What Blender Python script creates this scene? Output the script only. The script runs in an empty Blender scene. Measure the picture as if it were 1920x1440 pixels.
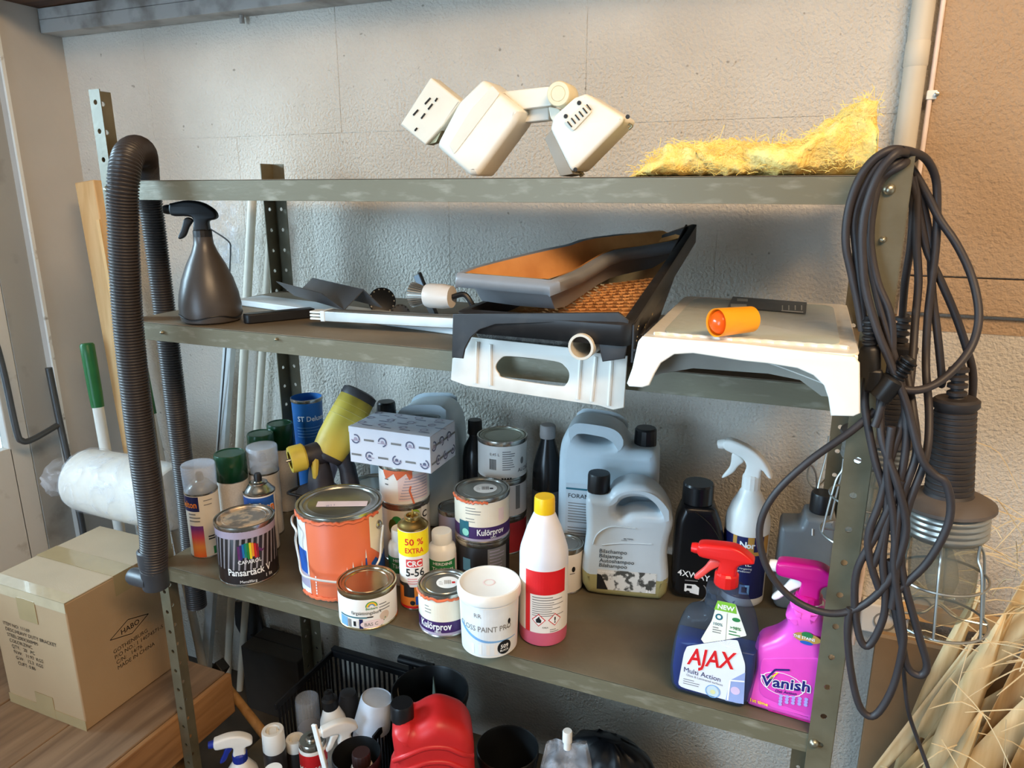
import bpy, bmesh, math, random
from mathutils import Vector, Matrix
random.seed(7)
SC = bpy.context.scene
C = SC.collection
PI = math.pi
R = math.radians

# ------------------------------------------------------------------ camera
CAM = Vector((0.0, 0.0, 1.55))
_p, _y = 0.262881, 0.393737                       # pitch down, yaw to the left
_fw = Vector((-math.sin(_y) * math.cos(_p), math.cos(_y) * math.cos(_p), -math.sin(_p)))
_rt = Vector((math.cos(_y), math.sin(_y), 0))
_up = _rt.cross(_fw)
cd = bpy.data.cameras.new('camera')
cd.sensor_fit = 'HORIZONTAL'; cd.sensor_width = 36.0; cd.lens = 36.0 * 1348.7 / 1920.0
cd.clip_start = 0.02
cam = bpy.data.objects.new('camera', cd); C.objects.link(cam)
cam.matrix_world = Matrix(((_rt.x, _up.x, -_fw.x, CAM.x), (_rt.y, _up.y, -_fw.y, CAM.y),
                           (_rt.z, _up.z, -_fw.z, CAM.z), (0, 0, 0, 1)))
SC.camera = cam

# ------------------------------------------------------------------ world, lights, exposure
w = bpy.data.worlds.new('world'); SC.world = w; w.use_nodes = True
bg = w.node_tree.nodes['Background']
bg.inputs[0].default_value = (0.60, 0.80, 1.0, 1); bg.inputs[1].default_value = 1.6

def area(name, loc, aim, sx, sy, power, col, spread=180):
    l = bpy.data.lights.new(name, 'AREA'); l.shape = 'RECTANGLE'; l.size = sx; l.size_y = sy
    l.energy = power; l.color = col; l.spread = R(spread)
    o = bpy.data.objects.new(name, l); C.objects.link(o); o.location = loc
    o.rotation_euler = (Vector(aim) - Vector(loc)).to_track_quat('-Z', 'Y').to_euler()
    return o
# daylight: the patch of open sky outside that shines down through the glazed door in the left wall
area('sky_daylight', (-3.9, -1.3, 2.5), (-2.03, 0.2, 1.35), 3.2, 1.6, 980, (0.57, 0.79, 1.0))
# added cool fill to brighten the left corner, from behind the photographer
area('front_left_fill', (-1.75, -2.75, 1.10), (-1.3, 1.5, 0.9), 1.5, 2.0, 112, (0.52, 0.76, 1.0))
# the fluorescent ceiling fitting of the room, behind and to the right of the photographer
area('ceiling_lamp', (0.9, -0.3, 2.75), (0.0, 1.4, 1.2), 1.4, 0.35, 60, (1.0, 0.69, 0.40))
SC.view_settings.view_transform = 'Standard'
SC.view_settings.look = 'None'
SC.view_settings.gamma = 1.0
SC.view_settings.use_curve_mapping = False
SC.view_settings.exposure = -0.17

# ------------------------------------------------------------------ materials
def lin(c):
    out = []
    for x in c[:3]:
        x = x / 255.0
        out.append(x / 12.92 if x <= 0.04045 else ((x + 0.055) / 1.055) ** 2.4)
    return out
MATS = {}
def M(name, col, rough=0.5, metal=0.0, var=0.07, scale=25.0, bump=0.0, bscale=180.0, trans=0.0, ior=1.45,
      col2=None, lo=0.45, hi=0.65, coat=0.0, stretch=None, alpha=1.0, sss=0.0, detail=4.0):
    """Principled material whose colour drifts between two tones on object-space noise."""
    if name in MATS: return MATS[name]
    m = bpy.data.materials.new(name); m.use_nodes = True
    nt = m.node_tree; N = nt.nodes; L = nt.links
    b = N['Principled BSDF']
    tc = N.new('ShaderNodeTexCoord')
    co = tc.outputs['Object']
    if stretch:
        mp = N.new('ShaderNodeMapping'); mp.inputs['Scale'].default_value = stretch
        L.new(co, mp.inputs[0]); co = mp.outputs[0]
    nz = N.new('ShaderNodeTexNoise'); nz.inputs['Scale'].default_value = scale; nz.inputs['Detail'].default_value = detail
    L.new(co, nz.inputs['Vector'])
    rp = N.new('ShaderNodeValToRGB')
    a = lin(col)
    if col2 is None:
        c1 = [x * (1 - var) for x in a]; c2 = [min(1, x * (1 + var)) for x in a]
        p0, p1 = 0.3, 0.7
    else:
        c1 = a; c2 = lin(col2); p0, p1 = lo, hi
    rp.color_ramp.elements[0].position = p0; rp.color_ramp.elements[0].color = (*c1, 1)
    rp.color_ramp.elements[1].position = p1; rp.color_ramp.elements[1].color = (*c2, 1)
    L.new(nz.outputs['Fac'], rp.inputs[0]); L.new(rp.outputs[0], b.inputs['Base Color'])
    b.inputs['Roughness'].default_value = rough; b.inputs['Metallic'].default_value = metal
    b.inputs['Transmission Weight'].default_value = trans; b.inputs['IOR'].default_value = ior
    b.inputs['Coat Weight'].default_value = coat; b.inputs['Alpha'].default_value = alpha
    if sss: b.inputs['Subsurface Weight'].default_value = sss; b.inputs['Subsurface Radius'].default_value = (.01, .01, .01)
    if bump:
        n2 = N.new('ShaderNodeTexNoise'); n2.inputs['Scale'].default_value = bscale; n2.inputs['Detail'].default_value = 3
        L.new(co, n2.inputs['Vector'])
        bp = N.new('ShaderNodeBump'); bp.inputs['Strength'].default_value = bump; bp.inputs['Distance'].default_value = 0.004
        L.new(n2.outputs['Fac'], bp.inputs['Height']); L.new(bp.outputs[0], b.inputs['Normal'])
    MATS[name] = m
    return m

def ramp_mat(name, stops, axis=2, rough=0.4, lo=0.0, hi=1.0):
    """Printed colour gradient along one object axis."""
    if name in MATS: return MATS[name]
    m = bpy.data.materials.new(name); m.use_nodes = True
    nt = m.node_tree; N = nt.nodes; L = nt.links; b = N['Principled BSDF']
    tc = N.new('ShaderNodeTexCoord'); sx = N.new('ShaderNodeSeparateXYZ'); L.new(tc.outputs['Object'], sx.inputs[0])
    mr = N.new('ShaderNodeMapRange'); mr.inputs[1].default_value = lo; mr.inputs[2].default_value = hi
    L.new(sx.outputs[axis], mr.inputs[0])
    rp = N.new('ShaderNodeValToRGB'); L.new(mr.outputs[0], rp.inputs[0])
    el = rp.color_ramp.elements
    while len(el) < len(stops): el.new(0.5)
    for e, (p, c) in zip(el, stops): e.position = p; e.color = (*lin(c), 1)
    L.new(rp.outputs[0], b.inputs['Base Color']); b.inputs['Roughness'].default_value = rough
    MATS[name] = m
    return m

def wood_mat(name, c1, c2, axis=0, scale=9.0, rough=0.65):
    if name in MATS: return MATS[name]
    m = bpy.data.materials.new(name); m.use_nodes = True
    nt = m.node_tree; N = nt.nodes; L = nt.links; b = N['Principled BSDF']
    tc = N.new('ShaderNodeTexCoord'); mp = N.new('ShaderNodeMapping')
    s = [scale * 3.5] * 3; s[axis] = scale * 0.35; mp.inputs['Scale'].default_value = s
    L.new(tc.outputs['Object'], mp.inputs[0])
    nz = N.new('ShaderNodeTexNoise'); nz.inputs['Scale'].default_value = 1.0; nz.inputs['Detail'].default_value = 6; nz.inputs['Distortion'].default_value = 0.6
    L.new(mp.outputs[0], nz.inputs['Vector'])
    rp = N.new('ShaderNodeValToRGB'); rp.color_ramp.elements[0].position = .35; rp.color_ramp.elements[1].position = .68
    rp.color_ramp.elements[0].color = (*lin(c1), 1); rp.color_ramp.elements[1].color = (*lin(c2), 1)
    L.new(nz.outputs['Fac'], rp.inputs[0]); L.new(rp.outputs[0], b.inputs['Base Color']); b.inputs['Roughness'].default_value = rough
    bp = N.new('ShaderNodeBump'); bp.inputs['Strength'].default_value = 0.25; bp.inputs['Distance'].default_value = 0.002
    L.new(nz.outputs['Fac'], bp.inputs['Height']); L.new(bp.outputs[0], b.inputs['Normal'])
    MATS[name] = m
    return m

def stucco(name, c1, c2, strength=0.55):
    """Painted rough render: coarse stipple, fine grain, small pits and drifting dirt."""
    if name in MATS: return MATS[name]
    m = bpy.data.materials.new(name); m.use_nodes = True
    nt = m.node_tree; N = nt.nodes; L = nt.links; b = N['Principled BSDF']
    tc = N.new('ShaderNodeTexCoord'); geo = N.new('ShaderNodeNewGeometry'); co = geo.outputs['Position']
    def noise(s, d=3.0):
        n = N.new('ShaderNodeTexNoise'); n.inputs['Scale'].default_value = s; n.inputs['Detail'].default_value = d
        L.new(co, n.inputs['Vector']); return n.outputs['Fac']
    rp = N.new('ShaderNodeValToRGB'); rp.color_ramp.elements[0].position = .35; rp.color_ramp.elements[1].position = .65
    rp.color_ramp.elements[0].color = (*lin(c1), 1); rp.color_ramp.elements[1].color = (*lin(c2), 1)
    L.new(noise(2.3, 6), rp.inputs[0])
    pit = N.new('ShaderNodeValToRGB'); pit.color_ramp.elements[0].position = .76; pit.color_ramp.elements[1].position = .80
    pit.color_ramp.elements[0].color = (1, 1, 1, 1); pit.color_ramp.elements[1].color = (.55, .53, .50, 1)
    L.new(noise(55, 1.0), pit.inputs[0])
    mx = N.new('ShaderNodeMix'); mx.data_type = 'RGBA'; mx.blend_type = 'MULTIPLY'; mx.inputs[0].default_value = 1
    L.new(rp.outputs[0], mx.inputs[6]); L.new(pit.outputs[0], mx.inputs[7]); L.new(mx.outputs[2], b.inputs['Base Color'])
    b.inputs['Roughness'].default_value = 0.85
    b1 = N.new('ShaderNodeBump'); b1.inputs['Strength'].default_value = min(1, strength * 1.7); b1.inputs['Distance'].default_value = 0.007
    L.new(noise(150, 2), b1.inputs['Height'])
    b2 = N.new('ShaderNodeBump'); b2.inputs['Strength'].default_value = strength * .25; b2.inputs['Distance'].default_value = 0.012
    L.new(noise(60, 3), b2.inputs['Height']); L.new(b1.outputs[0], b2.inputs['Normal']); L.new(b2.outputs[0], b.inputs['Normal'])
    MATS[name] = m
    return m

# ------------------------------------------------------------------ survey: points of the place seen along a line of sight
def _ray(px, py): return _fw + _rt * ((px - 960) / 1348.7) + _up * ((720 - py) / 1348.7)
def at(px, py, Y): r = _ray(px, py); return CAM + r * (Y / r.y)          # on the upright plane at depth Y
def onz(px, py, z): r = _ray(px, py); return CAM + r * ((z - CAM.z) / r.z)  # on the level plane at height z
def xz(px, py, Y): p = at(px, py, Y); return (p.x, p.z)

# ------------------------------------------------------------------ mesh builder
def tag(o, label=None, cat=None, group=None, kind=None):
    if label: o['label'] = label
    if cat: o['category'] = cat
    if group: o['group'] = group
    if kind: o['kind'] = kind
    return o
def thing(name, label, cat, loc=(0, 0, 0), rz=0.0, group=None, rot=None):
    o = bpy.data.objects.new(name, None); C.objects.link(o); o.empty_display_size = 0.05
    o.location = loc; o.rotation_euler = rot if rot else (0, 0, rz)
    return tag(o, label, cat, group)
def face(x, y): return math.atan2(-x, y)           # turn local -Y towards the photographer

def link_mesh(name, me, mat, parent=None):
    o = bpy.data.objects.new(name, me); C.objects.link(o)
    if mat is not None:
        if len(me.materials) == 0:
            for x in (mat if isinstance(mat, (list, tuple)) else [mat]): me.materials.append(x)
    if parent: o.parent = parent
    return o

class B:
    def __init__(s): s.v = []; s.f = []; s.mi = []; s.m = 0
    def face(s, idx): s.f.append(tuple(idx)); s.mi.append(s.m)
    def add(s, vs, fs):
        n = len(s.v); s.v.extend(Vector(v) for v in vs)
        for f in fs: s.face([i + n for i in f])
        return s
    def box(s, x0, x1, y0, y1, z0, z1):
        vs = [(x, y, z) for z in (z0, z1) for y in (y0, y1) for x in (x0, x1)]
        return s.add(vs, [(0, 2, 3, 1), (4, 5, 7, 6), (0, 1, 5, 4), (2, 6, 7, 3), (0, 4, 6, 2), (1, 3, 7, 5)])
    def lathe(s, prof, seg=32, c=(0, 0, 0), axis='Z', a0=0, a1=2 * PI):
        full = abs(a1 - a0 - 2 * PI) < 1e-6
        n = len(s.v); k = seg if full else seg + 1; rings = []
        for (r, z) in prof:
            if r < 1e-7:
                s.v.append(Vector((0, 0, z))); rings.append([len(s.v) - 1])
            else:
                ring = []
                for i in range(k):
                    a = a0 + (a1 - a0) * i / seg
                    s.v.append(Vector((r * math.cos(a), r * math.sin(a), z))); ring.append(len(s.v) - 1)
                rings.append(ring)
        for A, D in zip(rings, rings[1:]):
            for i in range(seg):
                j = (i + 1) % k
                if len(A) == 1 and len(D) == 1: continue
                if len(A) == 1: s.face((A[0], D[j], D[i]))
                elif len(D) == 1: s.face((A[i], A[j], D[0]))
                else: s.face((A[i], A[j], D[j], D[i]))
        for i in range(n, len(s.v)):
            v = s.v[i]
            if axis == 'Y': v = Vector((v.x, -v.z, v.y))
            elif axis == 'X': v = Vector((v.z, v.x, v.y))
            s.v[i] = v + Vector(c)
        return s
    def cyl(s, r, z0, z1, seg=24, c=(0, 0, 0), axis='Z', r2=None):
        r2 = r if r2 is None else r2
        return s.lathe([(0, z0), (r, z0), (r2, z1), (0, z1)], seg, c, axis)
    def loft(s, rings, cap0=True, cap1=True, closed=True):
        n = len(s.v); k = len(rings[0])
        for r in rings: s.v.extend(Vector(p) for p in r)
        for a in range(len(rings) - 1):
            for i in range(k if closed else k - 1):
                j = (i + 1) % k
                s.face((n + a * k + i, n + a * k + j, n + (a + 1) * k + j, n + (a + 1) * k + i))
        if cap0: s.face([n + i for i in range(k)][::-1])
        if cap1: s.face([n + (len(rings) - 1) * k + i for i in range(k)])
        return s
    def rrects(s, secs, n=6):
        """loft of rounded rectangles (z, half x, half y, corner, cx, cy)"""
        rings = []
        for sec in secs:
            z, hx, hy, rc = sec[:4]; cx, cy = (sec[4], sec[5]) if len(sec) > 4 else (0, 0)
            rc = min(rc, hx * .999, hy * .999); ring = []
            for q, (sx, sy) in enumerate(((1, 1), (-1, 1), (-1, -1), (1, -1))):
                for i in range(n + 1):
                    a = q * PI / 2 + i * PI / 2 / n
                    ring.append((cx + sx * (hx - rc) + rc * math.cos(a), cy + sy * (hy - rc) + rc * math.sin(a), z))
            rings.append(ring)
        return s.loft(rings)
    def tube(s, pts, r, seg=8, closed=False, caps=True):
        P = [Vector(p) for p in pts]; n = len(P)
        T = []
        for i in range(n):
            a = P[i - 1] if (i > 0 or closed) else P[i]; b = P[(i + 1) % n] if (i < n - 1 or closed) else P[i]
            t = (b - a); T.append(t.normalized() if t.length > 1e-9 else Vector((0, 0, 1)))
        u = T[0].orthogonal().normalized(); rings = []
        for i in range(n):
            u = (u - T[i] * u.dot(T[i])); u = u.normalized() if u.length > 1e-6 else T[i].orthogonal().normalized()
            v = T[i].cross(u); rr = r[i] if isinstance(r, (list, tuple)) else r
            rings.append([P[i] + (u * math.cos(2 * PI * k / seg) + v * math.sin(2 * PI * k / seg)) * rr for k in range(seg)])
        if closed: rings.append(rings[0]); caps = False
        return s.loft(rings, caps, caps)
    def prism(s, poly, h0, h1, fn=None):
        """extrude a 2-D polygon; fn maps (a, b, h) to a point, default (x, y, z)"""
        fn = fn or (lambda a, b, h: (a, b, h)); k = len(poly)
        vs = [fn(a, b, h0) for a, b in poly] + [fn(a, b, h1) for a, b in poly]
        fs = [tuple(range(k))[::-1], tuple(range(k, 2 * k))] + [(i, (i + 1) % k, k + (i + 1) % k, k + i) for i in range(k)]
        return s.add(vs, fs)
    def grid(s, fn, nu, nv):
        n = len(s.v)
        for j in range(nv + 1):
            for i in range(nu + 1): s.v.append(Vector(fn(i / nu, j / nv)))
        for j in range(nv):
            for i in range(nu):
                a = n + j * (nu + 1) + i; s.face((a, a + 1, a + nu + 2, a + nu + 1))
        return s
    def xf(s, mat, start=0):
        for i in range(start, len(s.v)): s.v[i] = mat @ s.v[i]
        return s
    def mesh(s, name, ang=40, fix=True):
        me = bpy.data.meshes.new(name); me.from_pydata([tuple(v) for v in s.v], [], s.f)
        for p, mi in zip(me.polygons, s.mi): p.material_index = mi
        if fix:
            bm = bmesh.new(); bm.from_mesh(me)
            bmesh.ops.recalc_face_normals(bm, faces=bm.faces); bm.to_mesh(me); bm.free()
        if ang:
            for p in me.polygons: p.use_smooth = True
            me.set_sharp_from_angle(angle=R(ang))
        me.update(); return me
    def build(s, name, mat, parent=None, ang=40, bev=0, bseg=2, solid=0, sub=0, fix=True, soff=-1):
        o = link_mesh(name, s.mesh(name, ang, fix), mat, parent)
        if solid:
            d = o.modifiers.new('solid', 'SOLIDIFY'); d.thickness = solid; d.offset = soff
        if bev:
            d = o.modifiers.new('bevel', 'BEVEL'); d.width = bev; d.segments = bseg; d.limit_method = 'ANGLE'; d.angle_limit = R(35)
        if sub:
            d = o.modifiers.new('sub', 'SUBSURF'); d.levels = sub; d.render_levels = sub
        return o

def cr(pts, n=6, closed=True):
    """Catmull-Rom through points of any dimension"""
    P = [Vector(p) for p in pts]; out = []; k = len(P)
    rng = range(k) if closed else range(k - 1)
    for i in rng:
        if closed: a, b, c, d = P[i - 1], P[i], P[(i + 1) % k], P[(i + 2) % k]
        else: a, b, c, d = P[max(i - 1, 0)], P[i], P[i + 1], P[min(i + 2, k - 1)]
        for j in range(n):
            t = j / n
            out.append(0.5 * ((2 * b) + (c - a) * t + (2 * a - 5 * b + 4 * c - d) * t * t + (3 * b - a - 3 * c + d) * t ** 3))
    if not closed: out.append(P[-1])
    return out

def slab(outer, holes=(), t=0.01, bev=0.0, bres=2):
    """Filled outline (with holes) in the XZ plane, thickness t about y=0, rounded edges; returns a mesh"""
    cu = bpy.data.curves.new('tmp', 'CURVE'); cu.dimensions = '2D'; cu.fill_mode = 'BOTH'
    cu.extrude = max(t / 2 - bev, 0.0001); cu.bevel_depth = bev; cu.bevel_resolution = bres; cu.offset = -bev
    for loop in [outer] + list(holes):
        sp = cu.splines.new('POLY'); sp.points.add(len(loop) - 1)
        for p, q in zip(sp.points, loop): p.co = (q[0], q[1], 0, 1)
        sp.use_cyclic_u = True
    ob = bpy.data.objects.new('tmp', cu)
    me = bpy.data.meshes.new_from_object(ob)
    bpy.data.objects.remove(ob); bpy.data.curves.remove(cu)
    me.transform(Matrix.Rotation(PI / 2, 4, 'X'))
    bm = bmesh.new(); bm.from_mesh(me); bmesh.ops.remove_doubles(bm, verts=bm.verts, dist=1e-5)
    bmesh.ops.recalc_face_normals(bm, faces=bm.faces); bm.to_mesh(me); bm.free()
    for p in me.polygons: p.use_smooth = True
    me.set_sharp_from_angle(angle=R(42))
    return me
def plate(name, mat, parent, outer, holes=(), t=0.01, bev=0.0, loc=(0, 0, 0), rot=(0, 0, 0), bres=2):
    o = link_mesh(name, slab(outer, holes, t, bev, bres), mat, parent); o.location = loc; o.rotation_euler = rot
    return o

# ------------------------------------------------------------------ lettering and labels
_TX = {}
def glyphs(body, bold=0.0, shear=0.0):
    if 'M' in body: bold = 0.0
    key = (body, bold, shear)
    if key not in _TX:
        cu = bpy.data.curves.new('tmp', 'FONT'); cu.body = body; cu.size = 1.0; cu.resolution_u = 2
        cu.offset = bold; cu.shear = shear; cu.fill_mode = 'FRONT'
        ob = bpy.data.objects.new('tmp', cu); me = bpy.data.meshes.new_from_object(ob)
        v = [(q.co.x, q.co.y) for q in me.vertices]; f = [tuple(p.vertices) for p in me.polygons]
        bpy.data.objects.remove(ob); bpy.data.curves.remove(cu); bpy.data.meshes.remove(me)
        _TX[key] = (v, f)
    return _TX[key]

def on_cyl(Rr, a0=0.0, z0=0.0):
    """label space on a round wall; Rr may be a function of height"""
    def fn(u, v, o):
        r = Rr(v) if callable(Rr) else Rr
        r0 = Rr(0.05) if callable(Rr) else Rr
        a = a0 + u / r0
        return ((r + o) * math.sin(a), -(r + o) * math.cos(a), z0 + v)
    fn.curved = True
    return fn
def on_plane(org, uv, vv):
    org, uv, vv = Vector(org), Vector(uv).normalized(), Vector(vv).normalized(); n = uv.cross(vv)
    return lambda u, v, o: org + uv * u + vv * v + n * o

class Dec:
    """flat print laid on a surface: every shape is (u, v) in metres, each layer 0.25 mm above the last;
    on round walls the print is cut into narrow strips so that it follows the curve"""
    def __init__(s, fn, base=0.0004): s.fn = fn; s.g = {}; s.base = base; s.curved = getattr(fn, 'curved', False)
    def _b(s, name, mat): return s.g.setdefault((name, mat.name), (B(), mat))[0]
    def poly(s, pts, mat, lay=0, name='label'):
        s._b(name, mat).add([(u, v, s.base + lay * .00025) for u, v in pts], [tuple(range(len(pts)))]); return s
    def rect(s, u0, v0, u1, v1, mat, lay=0, name='label', n=None):
        return s.poly([(u0, v0), (u1, v0), (u1, v1), (u0, v1)], mat, lay, name)
    def disc(s, u, v, r, mat, lay=0, name='label', ry=None, n=20):
        ry = ry or r
        return s.poly([(u + r * math.cos(2 * PI * i / n), v + ry * math.sin(2 * PI * i / n)) for i in range(n)], mat, lay, name)
    def ring(s, u, v, r0, r1, mat, lay=0, name='emblem', a0=0, a1=2 * PI, n=20, ry=1.0):
        s._b(name, mat).grid(lambda i, j: (u + (r0 + (r1 - r0) * j) * math.cos(a0 + (a1 - a0) * i), v + ry * (r0 + (r1 - r0) * j) * math.sin(a0 + (a1 - a0) * i), s.base + lay * .00025), n, 1); return s
    def line(s, pts, w, mat, lay=0, name='emblem'):
        for (a, b_), (c, d) in zip(pts, pts[1:]):
            l = math.hypot(c - a, d - b_) or 1; nx, ny = -(d - b_) / l * w / 2, (c - a) / l * w / 2
            s.poly([(a - nx, b_ - ny), (c - nx, d - ny), (c + nx, d + ny), (a + nx, b_ + ny)], mat, lay, name)
        return s
    def text(s, body, u, v, size, mat, lay=2, bold=0.0, shear=0.0, align='C', sx=1.0, slope=0.0, width=None, name='lettering', arc=0.0):
        vs, fs = glyphs(body, bold, shear)
        if not vs: return s
        x0 = min(p[0] for p in vs); x1 = max(p[0] for p in vs)
        if width: sx = width / ((x1 - x0) * size)
        off = {'C': (x0 + x1) / 2, 'L': x0, 'R': x1}[align]; out = []
        for x, y in vs:
            du = (x - off) * size * sx; out.append((u + du, v + y * size + slope * du - arc * du * du, s.base + lay * .00025))
        s._b(name, mat).add(out, fs); return s
    def lines(s, u0, v0, u1, n, dv, h, mat, lay=1, name='print', seed=1):
        rr = random.Random(seed)
        for i in range(n): s.rect(u0, v0 - i * dv, u0 + (u1 - u0) * rr.uniform(.55, 1), v0 - i * dv + h, mat, lay, name)
        return s
    def build(s, parent):
        for (name, _), (b, mat) in s.g.items():
            if s.curved:
                me = bpy.data.meshes.new('tmp'); me.from_pydata([tuple(v) for v in b.v], [], b.f); bm = bmesh.new(); bm.from_mesh(me); bpy.data.meshes.remove(me)
                us = [v.x for v in b.v]; u = math.floor(min(us) / .005) * .005 + .005
                while u < max(us):
                    bmesh.ops.bisect_plane(bm, geom=bm.verts[:] + bm.edges[:] + bm.faces[:], dist=1e-6, plane_co=(u, 0, 0), plane_no=(1, 0, 0)); u += .005
                for v in bm.verts: v.co = Vector(s.fn(v.co.x, v.co.y, v.co.z))
                me = bpy.data.meshes.new(name); bm.to_mesh(me); bm.free(); o = link_mesh(name, me, mat, parent)
            else:
                b.v = [Vector(s.fn(*v)) for v in b.v]; o = b.build(name, mat, parent, ang=0, fix=False)
            if len(b.f) > 1: o['kind'] = 'stuff'

# ================================================================== the setting
m_wall = stucco('white_render', (198, 190, 178), (218, 211, 199), 0.46)
m_brown = stucco('brown_render', (174, 146, 116), (184, 156, 126), 0.40)
m_lwall = M('left_wall_paint', (196, 191, 184), .7, var=.06, scale=4, bump=.15, bscale=40)
m_jamb = M('jamb_paint', (168, 168, 164), .6, col2=(120, 118, 110), lo=.55, hi=.8, scale=9, bump=.1, bscale=60)
m_joint = M('joint_mortar', (175, 168, 156), .9, bump=.3)
YW = 1.56
fl = B().box(-3.2, 3.2, -2.6, YW + .1, -.06, 0).build('floor', M('floor_concrete', (92, 88, 82), .85, col2=(66, 62, 58), scale=5, bump=.2, bscale=60)); tag(fl, kind='structure')
wb = B().box(-2.1, 2.2, YW + .0012, YW + .12, 0, 2.12).build('wall_back', m_wall); tag(wb, kind='structure')
# block courses of the back wall, joints recessed
XB = 0.163                                         # left edge of the brown painted field
ZB = 1.325                                         # its lower edge
zs = [0.0, .24, .60, .96, 1.318, 1.685, 2.12]
for k in range(len(zs) - 1):
    z0, z1 = zs[k] + .0009, zs[k + 1] - .0009
    x = -2.03 - (.31 if k % 2 else .02)
    while x < 2.2:
        x0, x1 = max(x + .0002, -2.03), min(x + .62 - .0002, 2.2)
        if zs[k] >= 1.3 and x1 > XB: x1 = XB
        if x1 - x0 > .03:
            b = B().box(x0, x1, YW + random.uniform(-.0002, .0002), YW + .02, z0, z1).build('block', m_wall, wb, bev=.0006, bseg=1)
        x += .62
zb = [ZB, 1.395, 2.12]
for k in range(2):
    for x0, x1 in ((XB, .80), (.80, 1.5), (1.5, 2.2)):
        B().box(x0 + .001, x1 - .001, YW - .016 + random.uniform(-.0006, .0006), YW + .02, zb[k] + .0012, zb[k + 1] - .0012).build('block', m_brown, wb, bev=.002)
B().box(XB - .01, 2.2, YW - .0012, YW + .001, ZB - .034, ZB - .006).build('paint_band', m_brown, wb)
# the rest of the room, behind and beside the photographer
m_room = M('room_paint', (206, 202, 194), .8, var=.04, scale=3)
tag(B().box(-2.2, 2.35, -2.75, YW + .15, 3.0, 3.1).build('ceiling', m_room), kind='structure')
tag(B().box(2.2, 2.3, -2.7, YW + .12, 0, 3.0).build('wall_right', m_room), kind='structure')
tag(B().box(-2.2, 2.2, YW + .0015, YW + .12, 2.12, 3.0).build('wall_back_upper', m_room), kind='structure')
wf = B().box(-.95, 2.2, -2.7, -2.6, 0, 3.0).build('wall_front', m_room); tag(wf, kind='structure')
B().box(-2.2, -.95, -2.7, -2.6, 2.15, 3.0).build('opening_head', m_room, wf)  # wall over the opening left for the added fill light
# left wall: render up to a reveal, then the frame of a glazed door
XL = -2.025
wl = B().box(XL - .12, XL, 1.378, YW + .01, 0, 3.2).build('wall_left', m_lwall, bev=.002); tag(wl, kind='structure')
B().box(XL - .004, XL + .004, 1.372, 1.381, 0, 3.2).build('corner_bead', M('corner_bead', (235, 236, 232), .35, col2=(150, 140, 125), lo=.62, hi=.75, scale=30), wl)
B().box(XL - .12, XL - .034, 1.292, 1.378, 0, 3.2).build('jamb', m_jamb, wl)
B().box(XL - .12, XL - .034, -1.2, 1.292, 2.003, 3.2).build('lintel', m_lwall, wl)
B().box(XL - .12, XL - .034, -2.6, -1.165, 0, 3.2).build('pier', m_lwall, wl)
m_frame = M('door_frame_paint', (214, 213, 208), .5, col2=(160, 152, 140), lo=.6, hi=.8, scale=14, bump=.1, bscale=50)
dr = B().box(XL - .09, XL - .036, 1.232, 1.2915, .0, 2.003).build('door_1', m_frame, bev=.003); tag(dr, kind='structure')
B().box(XL - .09, XL - .036, -1.16, -1.10, .02, 2.0).build('stile', m_frame, dr, bev=.003)
B().box(XL - .09, XL - .036, .03, .10, .02, 2.0).build('stile', m_frame, dr, bev=.003)
B().box(XL - .09, XL - .036, -1.165, 1.24, 1.94, 2.003).build('rail', m_frame, dr, bev=.003)
B().box(XL - .09, XL - .036, -1.165, 1.24, .0, .84).build('bottom_panel', m_frame, dr, bev=.003)
def pane_mat():
    m = bpy.data.materials.new('window_glass'); m.use_nodes = True; N = m.node_tree.nodes; L = m.node_tree.links
    N.remove(N['Principled BSDF']); tr = N.new('ShaderNodeBsdfTransparent'); gl = N.new('ShaderNodeBsdfGlossy'); gl.inputs['Roughness'].default_value = .02
    fr = N.new('ShaderNodeFresnel'); mx = N.new('ShaderNodeMixShader'); tr.inputs[0].default_value = (.93, .96, .95, 1)
    L.new(fr.outputs[0], mx.inputs[0]); L.new(tr.outputs[0], mx.inputs[1]); L.new(gl.outputs[0], mx.inputs[2]); L.new(mx.outputs[0], N['Material Output'].inputs[0])
    return m
m_pane = pane_mat()
for y0, y1 in ((.10, 1.232), (-1.10, .03)): B().box(XL - .066, XL - .062, y0, y1, .84, 1.94).build('pane', m_pane, dr)
# timber and metal channel along the top of the back wall
m_dirtwood = wood_mat('old_roof_timber', (58, 34, 18), (104, 66, 38), 0, 8)
bm_ = B().box(-2.2, 2.2, 1.30, YW + .1, 2.03, 2.16).build('trim_2', m_dirtwood); tag(bm_, kind='structure')
m_chan = M('channel_metal', (176, 174, 170), .45, .2, col2=(128, 122, 116), scale=12, bump=.08, bscale=80)
ch = B().box(-2.02, .9, 1.497, YW - .003, 1.966, 1.971).box(-2.02, .9, 1.495, 1.499, 1.966, 2.001).box(-2.02, .9, 1.495, 1.53, 1.998, 2.028).build('trim_1', m_chan, bev=.001); tag(ch, kind='structure')
for x in (-1.36, -.5, .3): B().cyl(.006, 0, .022, 10, (x, 1.54, 1.948)).build('hanger_bolt', m_chan, ch)

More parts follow.
